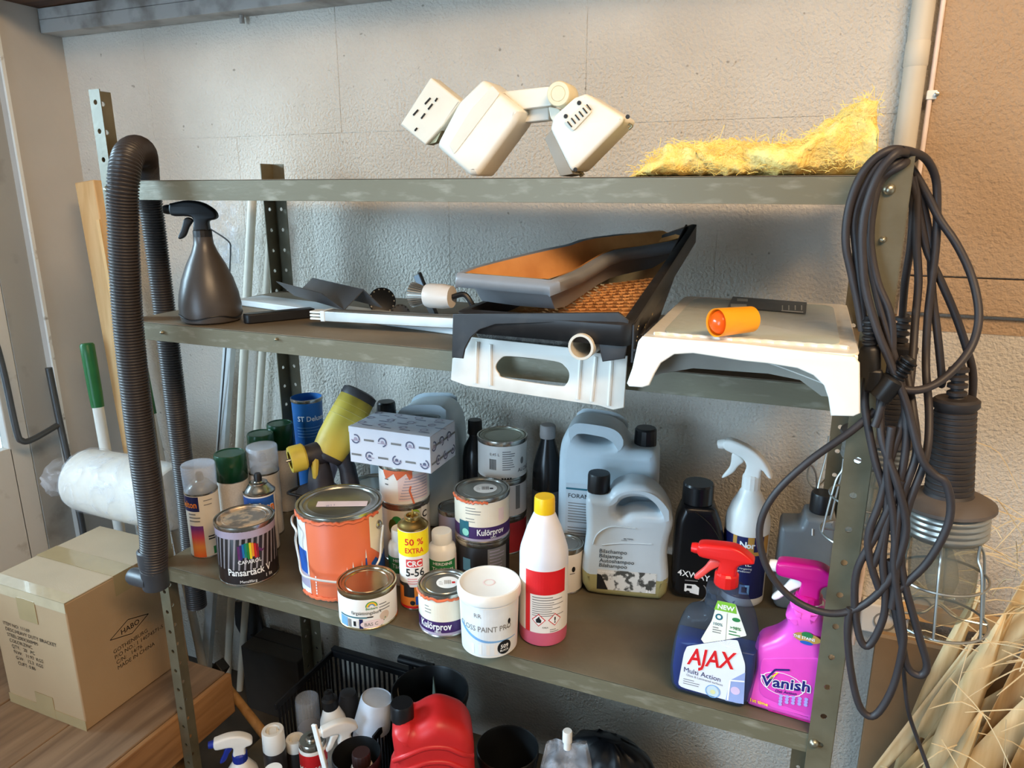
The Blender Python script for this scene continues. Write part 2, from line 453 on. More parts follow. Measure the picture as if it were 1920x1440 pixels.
# ================================================================== storage shelf
m_steel = M('olive_steel', (104, 97, 77), .42, .2, col2=(116, 109, 89), scale=20, lo=.4, hi=.7, bump=.06, bscale=120, detail=8)
m_lip = M('worn_olive_lip', (114, 107, 86), .40, .2, col2=(152, 146, 128), scale=80, lo=.54, hi=.82, bump=.06, bscale=200, stretch=(.3, 1, 1), detail=12)
m_dust = M('dusty_shelf_top', (112, 99, 80), .6, .05, col2=(136, 120, 98), scale=7, lo=.35, hi=.7, bump=.08, bscale=90, detail=8)
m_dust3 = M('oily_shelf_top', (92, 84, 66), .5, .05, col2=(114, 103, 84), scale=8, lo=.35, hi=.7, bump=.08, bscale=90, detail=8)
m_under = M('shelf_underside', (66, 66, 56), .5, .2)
m_bolt = M('bolt_steel', (176, 170, 150), .35, .9, var=.2, scale=300)
X0, X1, Y0, Y1 = -1.249, 0.097, 1.0, 1.475
ZT, Z2, Z3, Z4 = 1.568, 1.303, .768, .13
SH = thing('storage_shelf', 'olive green steel storage shelf with perforated angle posts against the wall', 'shelf', (0, 0, 0))
def flange(w, z1, z0=0.0, ph=.0, hx=None, zh=9):
    holes = []
    z = ph
    while z < min(z1 - .01, zh):
        if z > z0 + .01: holes.append([((w / 2 if hx is None else hx) + .0048 * math.cos(a), z + .0048 * math.sin(a)) for a in [2 * PI * i / 8 for i in range(8)]])
        z += .05
    return slab([(0, z0), (w, z0), (w, z1), (0, z1)], holes, .0022)
def post(fx, fy, z1, sx, sy, wf=.032, wsd=.042, ph=.005, zh=9):
    """angle post: outer corner at fx, fy; flanges run sx along x and sy along y"""
    bm = bmesh.new()
    me = flange(wf, z1, ph=ph, zh=zh); me.transform(Matrix.Translation((fx, fy, 0)) @ Matrix.Diagonal((sx, 1, 1, 1))); bm.from_mesh(me)
    me = flange(wsd, z1, ph=ph, hx=wsd * .55); me.transform(Matrix.Translation((fx, fy, 0)) @ Matrix.Rotation(PI / 2, 4, 'Z') @ Matrix.Diagonal((sy, 1, 1, 1))); bm.from_mesh(me)
    bmesh.ops.recalc_face_normals(bm, faces=bm.faces); me2 = bpy.data.meshes.new('post'); bm.to_mesh(me2); bm.free()
    return link_mesh('post', me2, m_steel, SH)
p_fl = post(X0, Y0, 1.727, 1, 1, .027, .044)
p_fr = post(X1, Y0, 1.589, -1, 1, .034, .04, zh=1.22)
p_bl = post(X0, Y1, 1.612, 1, -1, .034, .042)
p_br = post(X1, Y1, 1.60, -1, -1, .034, .04)
for zt in (ZT, Z2, Z3, Z4):
    b = B(); a0, a1, c0, c1 = X0 + .004, X1 - .004, Y0 + .0025, Y1 - .0025
    b.m = 1; b.box(a0, a1, c0, c1, zt - .0018, zt)
    b.m = 0
    b.box(a0, a1, c0, c0 + .0018, zt - .034, zt - .0005).box(a0, a1, c1 - .0018, c1, zt - .034, zt - .0005)
    b.box(a0, a0 + .0018, c0, c1, zt - .034, zt - .0005).box(a1 - .0018, a1, c0, c1, zt - .034, zt - .0005)
    b.box(a0, a1, c0, c0 + .014, zt - .035, zt - .0335).box(a0, a1, c1 - .014, c1, zt - .035, zt - .0335)
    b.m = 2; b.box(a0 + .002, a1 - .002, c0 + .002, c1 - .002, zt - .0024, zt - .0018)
    b.m = 0
    for xs in (-.62,): b.box(xs - .02, xs + .02, c0 + .01, c1 - .01, zt - .024, zt - .002)
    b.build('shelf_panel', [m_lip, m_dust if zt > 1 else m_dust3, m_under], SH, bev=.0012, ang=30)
def bolt(x, y, z, parent, r=.0075, axis='Y'):
    b = B().lathe([(0, 0), (r, 0), (r, .0015), (r * .8, .004), (r * .4, .0055), (0, .006)], 14, (x, y, z), 'Y')
    return b.build('bolt', m_bolt, parent)
for x, z in ((X1 - .0225, 1.551), (X1 - .0255, Z3 - .012), (X1 - .022, 1.492)): bolt(x, Y0 - .002, z, p_fr, .0068 if z != 1.492 else .004)
for x, z in ((X0 + .013, Z2 - .016), (X0 + .013, Z3 - .018), (X0 + .013, ZT - .016)): bolt(x, Y0 - .002, z, p_fl, .006)
for z in (Z2 - .016, ZT - .016, Z3 - .016): bolt(X0 + .018, Y1 - .006, z, p_bl, .006); bolt(X1 - .018, Y1 - .006, z, p_br, .006)
for z in (Z2 - .017,): bolt(-1.145, Y0 + .002, z, SH, .0035); bolt(-.87, Y0 + .002, z + .008, SH, .003)

# ================================================================== left corner
m_pine = wood_mat('pine', (212, 164, 106), (232, 192, 138), 2, 10)
m_bench = wood_mat('worn_bench_wood', (116, 92, 70), (148, 122, 96), 1, 9)
m_benchend = wood_mat('bench_edge_wood', (134, 92, 52), (168, 122, 76), 1, 11)
BZ = .379
bench = thing('wooden_bench', 'low workbench of worn wooden planks under the cardboard box', 'bench', (-1.6, .6, 0))
def rel(b, o): return b.xf(Matrix.Translation(-Vector(o.location)))
for i, (x0, x1) in enumerate(((-1.455, -1.266), (-1.665, -1.458), (-1.88, -1.668), (-2.02, -1.883))):
    rel(B().box(x0, x1, -.2, 1.165, BZ - .045, BZ - (.0, .001, .0005, .001)[i]), bench).build('plank', m_bench, bench, bev=.003)
rel(B().box(-1.265, -1.2495, -.2, 1.168, BZ - .115, BZ - .002), bench).build('apron', m_benchend, bench, bev=.003)
rel(B().box(-2.0, -1.31, 1.10, 1.15, BZ - .115, BZ - .046), bench).build('apron', m_benchend, bench, bev=.003)
for x, y in ((-1.34, 1.05), (-1.96, 1.05), (-1.34, -.12), (-1.96, -.12)):
    rel(B().box(x - .035, x + .035, y - .035, y + .035, 0, BZ - .046), bench).build('leg', m_benchend, bench, bev=.003)

m_card = M('cardboard', (174, 146, 112), .8, var=.05, scale=6, bump=.06, bscale=300)
m_cardtop = M('pale_cardboard', (184, 166, 140), .8, var=.06, scale=8, bump=.06, bscale=300)  # flaps on top, paler than the carton sides
m_tape = M('brown_packing_tape', (168, 148, 110), .25, var=.06, scale=20, coat=.4)
m_ink = M('black_ink', (38, 34, 30), .6)
bx0, bx1, by0, by1, bz1 = -1.655, -1.40, .886, 1.175, .702
box = thing('cardboard_box', 'large brown cardboard carton with black printed text on wooden bench', 'box', ((bx0 + bx1) / 2, (by0 + by1) / 2, BZ))
hw, hd, hh = (bx1 - bx0) / 2, (by1 - by0) / 2, bz1 - BZ
b = B(); b.box(-hw, hw, -hd, hd, 0.0005, hh - .003); b.build('carton', m_card, box, bev=.003)
b = B().box(-hw, hw, -hd, -.001, hh - .003, hh); b.build('flap', m_cardtop, box, bev=.001)
b = B().box(-hw, hw, .001, hd, hh - .003, hh + .001); b.build('flap', m_cardtop, box, bev=.001)
tp = B().box(-hw - .0006, hw + .0006, -.026, .026, hh + .0008, hh + .0016).box(hw - .0001, hw + .0008, -.026, .026, hh - .05, hh + .0012); tp.build('tape', m_tape, box)
tp = B().box(-hw - .001, hw + .001, -hd - .0008, -hd + .0002, hh - .025, hh + .0003).box(-hw - .001, hw + .001, -hd - .0008, -hd + .03, hh - .0002, hh + .0006); tp.build('tape', M('clear_tape', (196, 180, 150), .15, coat=.6), box)
B().box(-.03, .03, -hd - .0014, -hd - .0004, hh - .075, hh - .02).build('tape', m_tape, box)
B().box(-.03, .03, -hd - .0014, -hd - .0004, .0, .058).build('tape', m_tape, box)
tp = B().box(-hw - .001, hw + .001, -hd - .001, -hd, 0.0, .026); tp.build('tape', m_tape, box)
d = Dec(on_plane((hw, 0, hh * .5), (0, 1, 0), (0, 0, 1)))          # right side face
cu, cv = -.004, .018
d.line([(cu - .053, cv - .002), (cu - .002, cv + .021), (cu + .053, cv + .004), (cu + .003, cv - .019), (cu - .053, cv - .002)], .0019, m_ink)
d.text('HABO', cu + .001, cv - .0055, .0185, m_ink, slope=.02, bold=.008)
for i, t in enumerate(('GOTHENBURG', 'P/O NO.: 1 14074571-5', 'C/N:   14/76', 'MADE IN CHINA')):
    d.text(t, cu - .050 + .0015 * i, cv - .040 - i * .0150, .0140, m_ink, align='L', bold=.0)
d.build(box)
d = Dec(on_plane((0, -hd, hh * .5), (1, 0, 0), (0, 0, 1)))
for i, t in enumerate(('ITEM NO: 11169', 'DESC:HEAVY DUTY BRACKET', 'STEEL:200X300MM', 'COLOR:ZINC', 'QTY:   20   PC', 'N.W:   11.93  KGS', 'G.W:   12.3  KGS', 'CUFT: 0.86')):
    d.text(t, -.094 + (.0, .004, .006, .010, .014, .018, .021, .024)[i], .056 - i * .0142, .0128, m_ink, align='L')
d.build(box)

def film_mat(name='crinkled_clear_film', lo=.10, hi=.42):
    m = bpy.data.materials.new(name); m.use_nodes = True; N = m.node_tree.nodes; L = m.node_tree.links
    b = N['Principled BSDF']; b.inputs['Base Color'].default_value = (.85, .9, 1, 1); b.inputs['Roughness'].default_value = .12
    tr = N.new('ShaderNodeBsdfTransparent'); mx = N.new('ShaderNodeMixShader')
    tc = N.new('ShaderNodeTexCoord'); nz = N.new('ShaderNodeTexNoise'); nz.inputs['Scale'].default_value = 11; nz.inputs['Detail'].default_value = 5; nz.inputs['Distortion'].default_value = 2.5
    L.new(tc.outputs['Object'], nz.inputs['Vector'])
    bp = N.new('ShaderNodeBump'); bp.inputs['Strength'].default_value = .8; bp.inputs['Distance'].default_value = .01
    L.new(nz.outputs['Fac'], bp.inputs['Height']); L.new(bp.outputs[0], b.inputs['Normal'])
    mr = N.new('ShaderNodeMapRange'); mr.inputs[1].default_value = .42; mr.inputs[2].default_value = .72; mr.inputs[3].default_value = lo; mr.inputs[4].default_value = hi
    L.new(nz.outputs['Fac'], mr.inputs[0]); L.new(mr.outputs[0], mx.inputs[0]); L.new(tr.outputs[0], mx.inputs[1]); L.new(b.outputs[0], mx.inputs[2])
    L.new(mx.outputs[0], N['Material Output'].inputs[0]); return m
# plastic-wrapped roll lying on the carton
m_foam = M('white_foam_roll', (226, 220, 208), .7, var=.05, scale=20, bump=.1, bscale=60)
m_film = film_mat()
roll = thing('wrapped_roll', 'white ribbed roll wrapped in a knotted clear plastic bag on the carton', 'roll', (-1.60, 1.235, .703))
prof = []; n = 46
for i in range(n + 1):
    t = i / n; x = -.16 + .32 * t; r = .082 + .004 * math.sin(t * PI); prof.append((r + (.0012 if i % 2 else 0), x))
b = B().lathe([(0, prof[0][1] - .004), (.075, prof[0][1] - .004)] + prof + [(.08, prof[-1][1] + .004), (0, prof[-1][1] + .004)], 40, (0, 0, .0905), 'X')
b.build('foam_roll', m_foam, roll)
rr = random.Random(3); rings = []
for i in range(30):
    t = i / 29; x = -.27 + .46 * t
    if t < .12: r = .05 - .034 * (t / .12) + .016 * rr.random()
    elif t < .17: r = .014 + .004 * rr.random()
    elif t < .26: r = .02 + (.0885 - .02) * math.sin((t - .17) / .09 * PI / 2)
    elif t < .94: r = .0885
    else: r = .0885 * math.cos((t - .94) / .06 * 1.3)
    zc = .0915 if t > .24 else .0915 - .012 * (1 - t / .24)
    wob = .0012 if .26 < t < .94 else .006
    rings.append([(x + rr.uniform(-.004, .004) * (t < .2), (r + rr.uniform(-wob, wob) * .5) * math.cos(a), max(.001, zc + (r + rr.uniform(-wob, wob) * .5) * math.sin(a))) for a in [2 * PI * k / 40 for k in range(40)]])
B().loft(rings, False, True).build('plastic_bag', m_film, roll, ang=180)

# leaning timber, brooms and rods
def between(p0, p1):
    p0, p1 = Vector(p0), Vector(p1); d = p1 - p0
    return p0, d.length, d.to_track_quat('Z', 'X')
tb = thing('timber_batten', 'pale pine batten leaning in the corner behind the black hose', 'timber', (-1.67, 1.36, 0))
b = B().box(-.037, .037, -.02, .02, 0, 1.585); b.xf(Matrix.Rotation(R(-6.4), 4, 'Y') @ Matrix.Rotation(R(-3), 4, 'X')); b.build('batten', m_pine, tb, bev=.003)
b = B().box(.026, .0375, -.024, -.0205, .1, 1.48); b.xf(Matrix.Rotation(R(-6.4), 4, 'Y') @ Matrix.Rotation(R(-3), 4, 'X')); b.build('edge_strip', M('pine_edge', (232, 188, 128), .6), tb)
m_white = M('white_enamel', (232, 230, 222), .35, var=.03)
m_green = M('green_handle_plastic', (34, 104, 52), .4, var=.1)
def rod_thing(name, label, cat, p0, p1, parts, group=None):
    o, L_, q = between(p0, p1); t = thing(name, label, cat, o, group=group); t.rotation_euler = q.to_euler()
    for nm, prof, mat in parts: B().lathe(prof, 18).build(nm, mat, t)
    return t
rod_thing('broom_handle', 'white broom handle with green grip standing clear of the batten', 'broom', (-1.735, 1.30, .008), (-1.828, 1.345, 1.146), [('stick', [(0, 0), (.0145, 0), (.0145, .97), (0, .97)], m_white), ('grip', [(0, .96), (.0165, .96), (.0178, 1.0), (.0185, 1.10), (.0185, 1.135), (.015, 1.14), (0, 1.14)], m_green)])
rod_thing('broom_handle', 'white broom handle with green grip half hidden behind the batten', 'broom', (-1.655, 1.445, .008), (-1.792, 1.475, 1.10), [('stick', [(0, 0), (.0125, 0), (.0125, .92), (0, .92)], m_white), ('grip', [(0, .91), (.0145, .91), (.016, 1.04), (.0155, 1.09), (0, 1.095)], m_green)])
m_cream = M('cream_tube', (222, 214, 196), .4, var=.04)
rod_thing('white_tube', 'tallest cream tube leaning behind the shelf beside the grey spray bottle', 'tube', (-1.60, 1.47, .012), (-1.352, 1.515, 1.55), [('tube', [(0, 0), (.0115, 0), (.0115, 1.56), (0, 1.56)], m_cream)])
rod_thing('white_tube', 'cream tube beside the rear post, its end ringed by a dark cap', 'tube', (-1.555, 1.48, .012), (-1.318, 1.535, 1.475), [('tube', [(0, 0), (.0105, 0), (.0105, 1.47), (0, 1.47)], m_cream), ('end_cap', [(0, 1.46), (.0115, 1.46), (.0115, 1.48), (0, 1.483)], m_white)])
sq = thing('white_profile', 'white square aluminium profile leaning nearest the black hose', 'profile', (-1.70, 1.48, .004)); sq.rotation_euler = (Vector((-1.482, 1.535, 1.22)) - Vector((-1.70, 1.48, .004))).to_track_quat('Z', 'X').to_euler()
B().box(-.013, .013, -.013, .013, 0, 1.2).build('profile', M('white_profile_paint', (226, 232, 234), .35), sq, bev=.0015)
# grey rod frame standing by the door
m_grey = M('grey_tube_steel', (88, 90, 92), .4, .5, var=.1)
rf = thing('rod_frame', 'bent grey steel rod frame standing by the glazed door', 'frame', (-1.96, 1.26, 0))
pts = cr([(-1.975, 1.15, 1.24), (-1.966, 1.185, 1.19), (-1.962, 1.195, 1.10), (-1.962, 1.20, .92), (-1.962, 1.21, .885), (-1.962, 1.24, .88), (-1.962, 1.325, .90)], 5, False)
rel(B().tube(pts, .0085, 10), rf).build('handle_rod', m_grey, rf)
rel(B().tube([(-1.968, 1.322, 1.066), (-1.962, 1.322, .92), (-1.94, 1.322, .60), (-1.94, 1.322, .003)], .0095, 10), rf).build('upright_rod', m_grey, rf)
rel(B().tube(cr([(-1.975, 1.15, 1.24), (-1.985, 1.10, 1.28), (-1.99, 1.05, 1.285), (-1.99, 1.03, 1.25)], 4, False) , .0085, 10), rf).build('top_bend', m_grey, rf)

# ================================================================== hose
m_hose = M('hose_rubber', (58, 52, 50), .38, var=.15, scale=12)
m_hosecuff = M('hose_cuff', (62, 64, 68), .4, var=.1)
hose = thing('vacuum_hose', 'black ribbed vacuum hose draped over the left end of the top shelf', 'hose', (-1.19, .945, .757))
path = cr([(-1.190, .945, .80), (-1.184, .945, .83), (-1.177, .947, .914), (-1.179, .95, 1.106), (-1.170, .95, 1.317), (-1.147, .95, 1.50), (-1.137, .952, 1.562), (-1.143, .972, 1.604),
           (-1.168, 1.012, 1.621), (-1.215, 1.068, 1.620), (-1.268, 1.118, 1.60), (-1.305, 1.15, 1.556), (-1.315, 1.162, 1.481), (-1.316, 1.163, 1.273), (-1.318, 1.163, 1.05), (-1.321, 1.163, .823), (-1.327, 1.163, .70), (-1.332, 1.163, .55)], 24, False)
# resample evenly
seg = [0]
for a, b_ in zip(path, path[1:]): seg.append(seg[-1] + (b_ - a).length)
tot = seg[-1]; step = .0057 / 4; pts = []; rad = []; j = 0; k = 0; s_ = 0
while s_ < tot:
    while seg[j + 1] < s_: j += 1
    t = (s_ - seg[j]) / (seg[j + 1] - seg[j]); pts.append(path[j].lerp(path[j + 1], t))
    base = .0268 if s_ < .95 else .0268 - .003 * min(1, (s_ - .95) / .3)
    rad.append(base - (0, .0004, .0034, .0022)[k % 4]); k += 1; s_ += step
rel(B().tube(pts, rad, 20), hose).build('corrugated_tube', m_hose, hose, ang=75)
rel(B().lathe([(0, 0), (.0245, 0), (.0262, .004), (.0262, .05), (.0275, .055), (.0275, .085), (.024, .088), (0, .088)], 28, (-1.19, .945, .757)), hose).build('cuff', m_hosecuff, hose)
rel(B().lathe([(0, -.003), (.016, -.003), (.0185, .004), (.0185, .05), (0, .05)], 20, (-1.243, .936, .776), 'X'), hose).build('elbow_spigot', m_hosecuff, hose)

# ================================================================== spray bottle helper
def sprayer(parent, z, s=1.0, head=None, trig=None, collar=None, nozzle=None, col_r=.0145, col_h=.022, t=.021, style=0):
    """trigger head, nozzle to the local left; z is the foot of the collar"""
    prof = [(0, z)]
    b = B(); seg = 28; rings = []
    for (rr_, zz) in ((col_r, 0), (col_r * 1.02, col_h * .12), (col_r, col_h * .85), (col_r * .85, col_h)):
        rings.append([((rr_ + (.0005 if i % 2 else 0)) * math.cos(2 * PI * i / seg), (rr_ + (.0005 if i % 2 else 0)) * math.sin(2 * PI * i / seg), z + zz) for i in range(seg)])
    b.loft(rings).build('collar', collar, parent, ang=20)
    z0 = z + col_h
    H = {0: [(-.013, -.004), (-.012, .018), (-.022, .024), (-.050, .026), (-.052, .045), (-.044, .049), (-.020, .053), (.006, .049), (.026, .036), (.031, .024), (.026, .018), (.014, .014), (.012, -.004)],
         1: [(-.012, -.004), (-.010, .016), (-.020, .030), (-.048, .040), (-.052, .052), (-.046, .059), (-.030, .058), (.000, .046), (.022, .026), (.034, .002), (.028, .000), (.016, .012), (.013, -.004)],
         2: [(-.013, -.004), (-.012, .014), (-.016, .020), (-.044, .022), (-.048, .038), (-.040, .044), (-.012, .047), (.012, .047), (.032, .036), (.040, .026), (.022, .020), (.015, .012), (.013, -.004)]}[style]
    plate('trigger_head', head, parent, cr([(x * s, zz * s) for x, zz in H], 4), t=t * s, bev=.005 * s, loc=(0, 0, z0), bres=3)
    Tg = {0: [(-.022, .022), (-.030, .018), (-.036, .002), (-.044, -.014), (-.040, -.018), (-.030, -.012), (-.022, .004), (-.014, .016)],
          1: [(-.026, .034), (-.036, .034), (-.038, .010), (-.050, -.012), (-.046, -.014), (-.032, -.002), (-.024, .012), (-.016, .022)],
          2: [(-.014, .018), (-.026, .016), (-.036, .000), (-.050, -.018), (-.046, -.023), (-.038, -.018), (-.024, -.002), (-.010, .010)]}[style]
    plate('trigger', trig, parent, cr([(x * s, zz * s) for x, zz in Tg], 4), t=.011 * s, bev=.003 * s, loc=(0, 0, z0))
    nz_ = {0: (-.050, .0365), 1: (-.048, .049), 2: (-.044, .031)}[style]
    b = B().lathe([(0, 0), (.0088 * s, 0), (.0088 * s, .008 * s), (.0075 * s, .014 * s), (.003 * s, .014 * s), (.003 * s, .010 * s), (0, .010 * s)], 18)
    b.xf(Matrix.Translation((nz_[0] * s, 0, z0 + nz_[1] * s)) @ Matrix.Rotation(-PI / 2 - (0.25 if style == 1 else 0), 4, 'Y')); b.build('nozzle', nozzle, parent)

m_gp = M('smoky_grey_plastic', (72, 66, 62), .35, var=.12, scale=16, bump=.02)
m_bp = M('black_plastic', (24, 24, 26), .42, var=.15, scale=20)
x, y = -1.078, 1.062
g = thing('spray_bottle', 'smoky grey pear-shaped spray bottle with black trigger on upper shelf', 'spray bottle', (x, y, Z2), face(x, y) - .25)
b = B().lathe([(0, .001), (.050, .001), (.0545, .004), (.0575, .02), (.0575, .034), (.0545, .055), (.047, .083), (.035, .112), (.024, .133), (.0185, .148), (.0175, .158), (.0175, .162), (0, .162)], 40); b.build('bottle', m_gp, g)
pts = [(.0578 * math.cos(a) * (1 - .0), .0578 * math.sin(a), .014 + .0035 * math.sin(4 * a)) for a in [2 * PI * i / 64 for i in range(64)]]
B().tube(pts, .0011, 6, True).build('base_seam', m_bp, g)
sprayer(g, .158, 1.0, m_bp, m_bp, M('black_collar', (30, 28, 28), .5), m_bp, .0165, .018, .024, 0)

# ================================================================== top shelf: spotlight
m_sw = M('spot_white', (236, 231, 218), .4, var=.03)
m_swd = M('spot_shade_white', (226, 220, 204), .45, var=.03)
YS = 1.13
sp = thing('track_spotlight', 'white track spotlight with hinged arm lying on the top shelf', 'spotlight', (-.44, YS, ZT))
def pl(name, mat, pts, Y, t, bev, parent, smooth=0, holes=(), org=None):
    org = Vector(parent.location) if org is None else org
    o2 = [xz(a, b_, Y) for a, b_ in pts]
    if smooth: o2 = [tuple(v) for v in cr(o2, smooth)]
    o2 = [(a - org.x, b_ - org.z) for a, b_ in o2]
    hs = [[(q[0] - org.x, q[1] - org.z) for q in (xz(a, b_, Y) for a, b_ in h)] for h in holes]
    return plate(name, mat, parent, o2, hs, t, bev, (0, Y - org.y, 0), bres=3)
def rnd(pts, r=.25, n=4):
    """round the corners of a polygon given in any units"""
    out = []; k = len(pts)
    for i in range(k):
        a, b_, c = Vector(pts[i - 1]), Vector(pts[i]), Vector(pts[(i + 1) % k])
        p, q = b_.lerp(a, r), b_.lerp(c, r)
        for j in range(n + 1):
            t = j / n; out.append(tuple(p.lerp(b_, t).lerp(b_.lerp(q, t), t)))
    return out
pl('gear_box', m_sw, rnd([(876, 196), (922, 152), (992, 210), (984, 232), (912, 330), (896, 330), (834, 276)], .14), YS, .07, .010, sp)
pl('gear_box_lid', m_swd, rnd([(884, 204), (924, 160), (938, 176), (852, 290), (842, 272)], .1), YS - .0352, .002, .0008, sp)
pl('track_adapter', m_swd, rnd([(816, 147), (872, 192), (840, 236), (806, 273), (759, 235)], .05), YS, .032, .003, sp)
m_slot = M('dark_slot', (40, 36, 32), .6)
m_brass = M('contact_metal', (150, 140, 110), .35, .8)
for i, (a, b_) in enumerate((((775, 216), (784, 206)), ((797, 195), (807, 184)), ((790, 222), (797, 213)), ((803, 205), (811, 195)), ((816, 190), (820, 184)), ((778, 245), (782, 240)))):
    p, q = at(*a, YS - .0165), at(*b_, YS - .0165); rel(B().tube([p, q], .0016, 6), sp).build('contact_slot', m_slot, sp)
pl('contact_foot', m_brass, [(822, 250), (832, 246), (822, 268), (808, 272)], YS, .016, .001, sp)
pl('arm', m_sw, rnd([(946, 174), (1038, 164), (1040, 200), (984, 207)], .08), YS, .03, .002, sp)
pl('arm', m_sw, rnd([(986, 208), (1034, 202), (1034, 226), (988, 231)], .08), YS + .012, .024, .002, sp)
pl('knuckle_bracket', m_swd, rnd([(1030, 200), (1052, 205), (1056, 222), (1046, 238), (1034, 222)], .2), YS - .012, .012, .002, sp)
pc = at(1053, 178, YS - .02)
rel(B().lathe([(0, -.03), (.0175, -.03), (.0185, -.027), (.0185, .014), (.017, .0165), (.0115, .0165), (.0112, .0155), (.0105, .0165), (0, .017)], 32, pc, 'Y'), sp).build('hinge_knob', M('ivory_plastic', (232, 222, 190), .45), sp)
hd = pl('lamp_head', m_sw, rnd([(1052, 222), (1090, 188), (1112, 180), (1186, 226), (1086, 327), (1046, 246)], .12), YS, .075, .006, sp)
pl('heat_sink', M('heat_sink_grey', (150, 146, 136), .5, .1), [(1046, 246), (1086, 327), (1062, 331), (1034, 262)], YS - .004, .062, .001, sp)
pl('vent_grille', m_swd, rnd([(1058, 228), (1094, 195), (1110, 210), (1076, 246)], .12), YS - .039, .004, .001, sp)
for i in range(6):
    a = (1064 + i * 7.2, 228 - i * 6.4); rel(B().tube([at(a[0], a[1], YS - .0415), at(a[0] + 8, a[1] + 10, YS - .0415)], .0011, 6), sp).build('vent_slot', m_slot, sp)
for i in range(3): rel(B().tube([at(1062 + i * 7, 208 - i * 6, YS - .03), at(1068 + i * 7, 216 - i * 6, YS - .03)], .0012, 6), sp).build('vent_slot', m_slot, sp)
for a in ((1061, 218), (1086, 193), (1177, 219), (1079, 318)): rel(B().lathe([(0, 0), (.0032, 0), (.0032, .001), (0, .001)], 12, at(*a, YS - .0378), 'Y'), sp).build('screw', m_slot, sp)
for a in ((1180, 236), (1088, 327)): rel(B().tube(cr([at(a[0] - 2, a[1] - 4, YS), at(a[0] + 5, a[1], YS), at(a[0] - 1, a[1] + (6 if a[1] < 300 else 3), YS)], 4, False), .002, 6), sp).build('glass_clip', m_brass, sp)

# ---- yellow insulation wool
from mathutils import noise
m_wool = M('yellow_glass_wool', (246, 208, 110), .9, col2=(252, 226, 146), scale=40, lo=.35, hi=.65, bump=1.0, bscale=160, sss=.25)
m_fib = M('yellow_fibres', (250, 216, 122), .9, var=.12, scale=60)
wool = thing('insulation_wool', 'torn piece of fluffy yellow insulation wool on the top shelf', 'insulation', (-.09, 1.12, ZT))
HT = [(-.155, .003), (-.14, .018), (-.115, .040), (-.09, .043), (-.04, .046), (.0, .044), (.03, .042), (.06, .046), (.09, .066), (.115, .084), (.134, .098), (.142, .094), (.147, .05), (.149, .006)]
def hgt(x):
    for (a, h0), (b_, h1) in zip(HT, HT[1:]):
        if a <= x <= b_: t = (x - a) / (b_ - a); return h0 + (h1 - h0) * t
    return .003
nx, na = 110, 34; rings = []
for i in range(nx + 1):
    x = -.155 + .304 * i / nx; h = hgt(x); ring = []
    dp = .085 + .01 * math.sin(x * 40)
    for k in range(na):
        a = 2 * PI * k / na; ca, sa = math.cos(a), math.sin(a)
        yy = dp * math.copysign(abs(ca) ** .5, ca); zz = h / 2 + h / 2 * math.copysign(abs(sa) ** .6, sa)
        q = Vector((x * 26, yy * 26, zz * 34)); q2 = q * 3.1
        f = 1 + .30 * noise.noise(q) ; off = noise.noise_vector(q2) * (.006 if zz > .004 else .002)
        ring.append((x + off.x, yy * f + off.y, max(.0008, zz * (1 + .16 * noise.noise(q * 1.7)) + off.z)))
    rings.append(ring)
B().loft(rings).build('wool', m_wool, wool, ang=180)
b = B(); rr = random.Random(11)
for i in range(2600):
    x = rr.uniform(-.155, .147); h = hgt(x); a = rr.uniform(-.2, PI + .9)
    y = -.08 * math.cos(a - .4) if rr.random() < .6 else rr.uniform(-.09, -.05); z = h * rr.uniform(.1, 1.02)
    p = Vector((x, y, z)); dr_ = Vector((rr.uniform(-1, 1), rr.uniform(-.9, .2), rr.uniform(-.3, .8))).normalized(); l = rr.uniform(.006, .02)
    pts = [p, p + dr_ * l * .5 + Vector((0, 0, .002)), p + dr_ * l + Vector((rr.uniform(-.004, .004), 0, rr.uniform(-.004, .003)))]
    pts = [Vector((q.x, q.y, max(q.z, .001))) for q in pts]
    wv = Vector((0, 0, .00035)) if abs(dr_.z) < .6 else Vector((.00035, 0, 0)); n0 = len(b.v)
    for q in pts: b.v += [q - wv, q + wv]
    b.face((n0, n0 + 2, n0 + 3, n0 + 1)); b.face((n0 + 2, n0 + 4, n0 + 5, n0 + 3))
tag(b.build('fibres', m_fib, wool, fix=False), kind='stuff')

# ================================================================== shelf two: lamp parts and profiles
m_alu = M('dull_aluminium', (176, 172, 164), .35, .75, var=.08, scale=30)
m_sheet = M('grey_sheet_metal', (104, 104, 106), .35, .6, var=.12, scale=18)
m_wslat = M('white_slat', (226, 234, 238), .35, var=.03)
# white slat on the shelf
ws = thing('white_board', 'long flat white board lying across the upper shelf under the rail', 'board', (0, 0, Z2))
A, D_ = onz(440, 572, Z2), onz(858, 630, Z2); dv = (D_ - A); dv.z = 0; nrm = Vector((-dv.y, dv.x, 0)).normalized()
ws.location = (A.x, A.y, Z2)
L_ = dv.length; b = B().box(0, L_, 0, .075, .0006, .0135); b.xf(Matrix.Rotation(math.atan2(dv.y, dv.x), 4, 'Z')); b.build('board', m_wslat, ws, bev=.002)
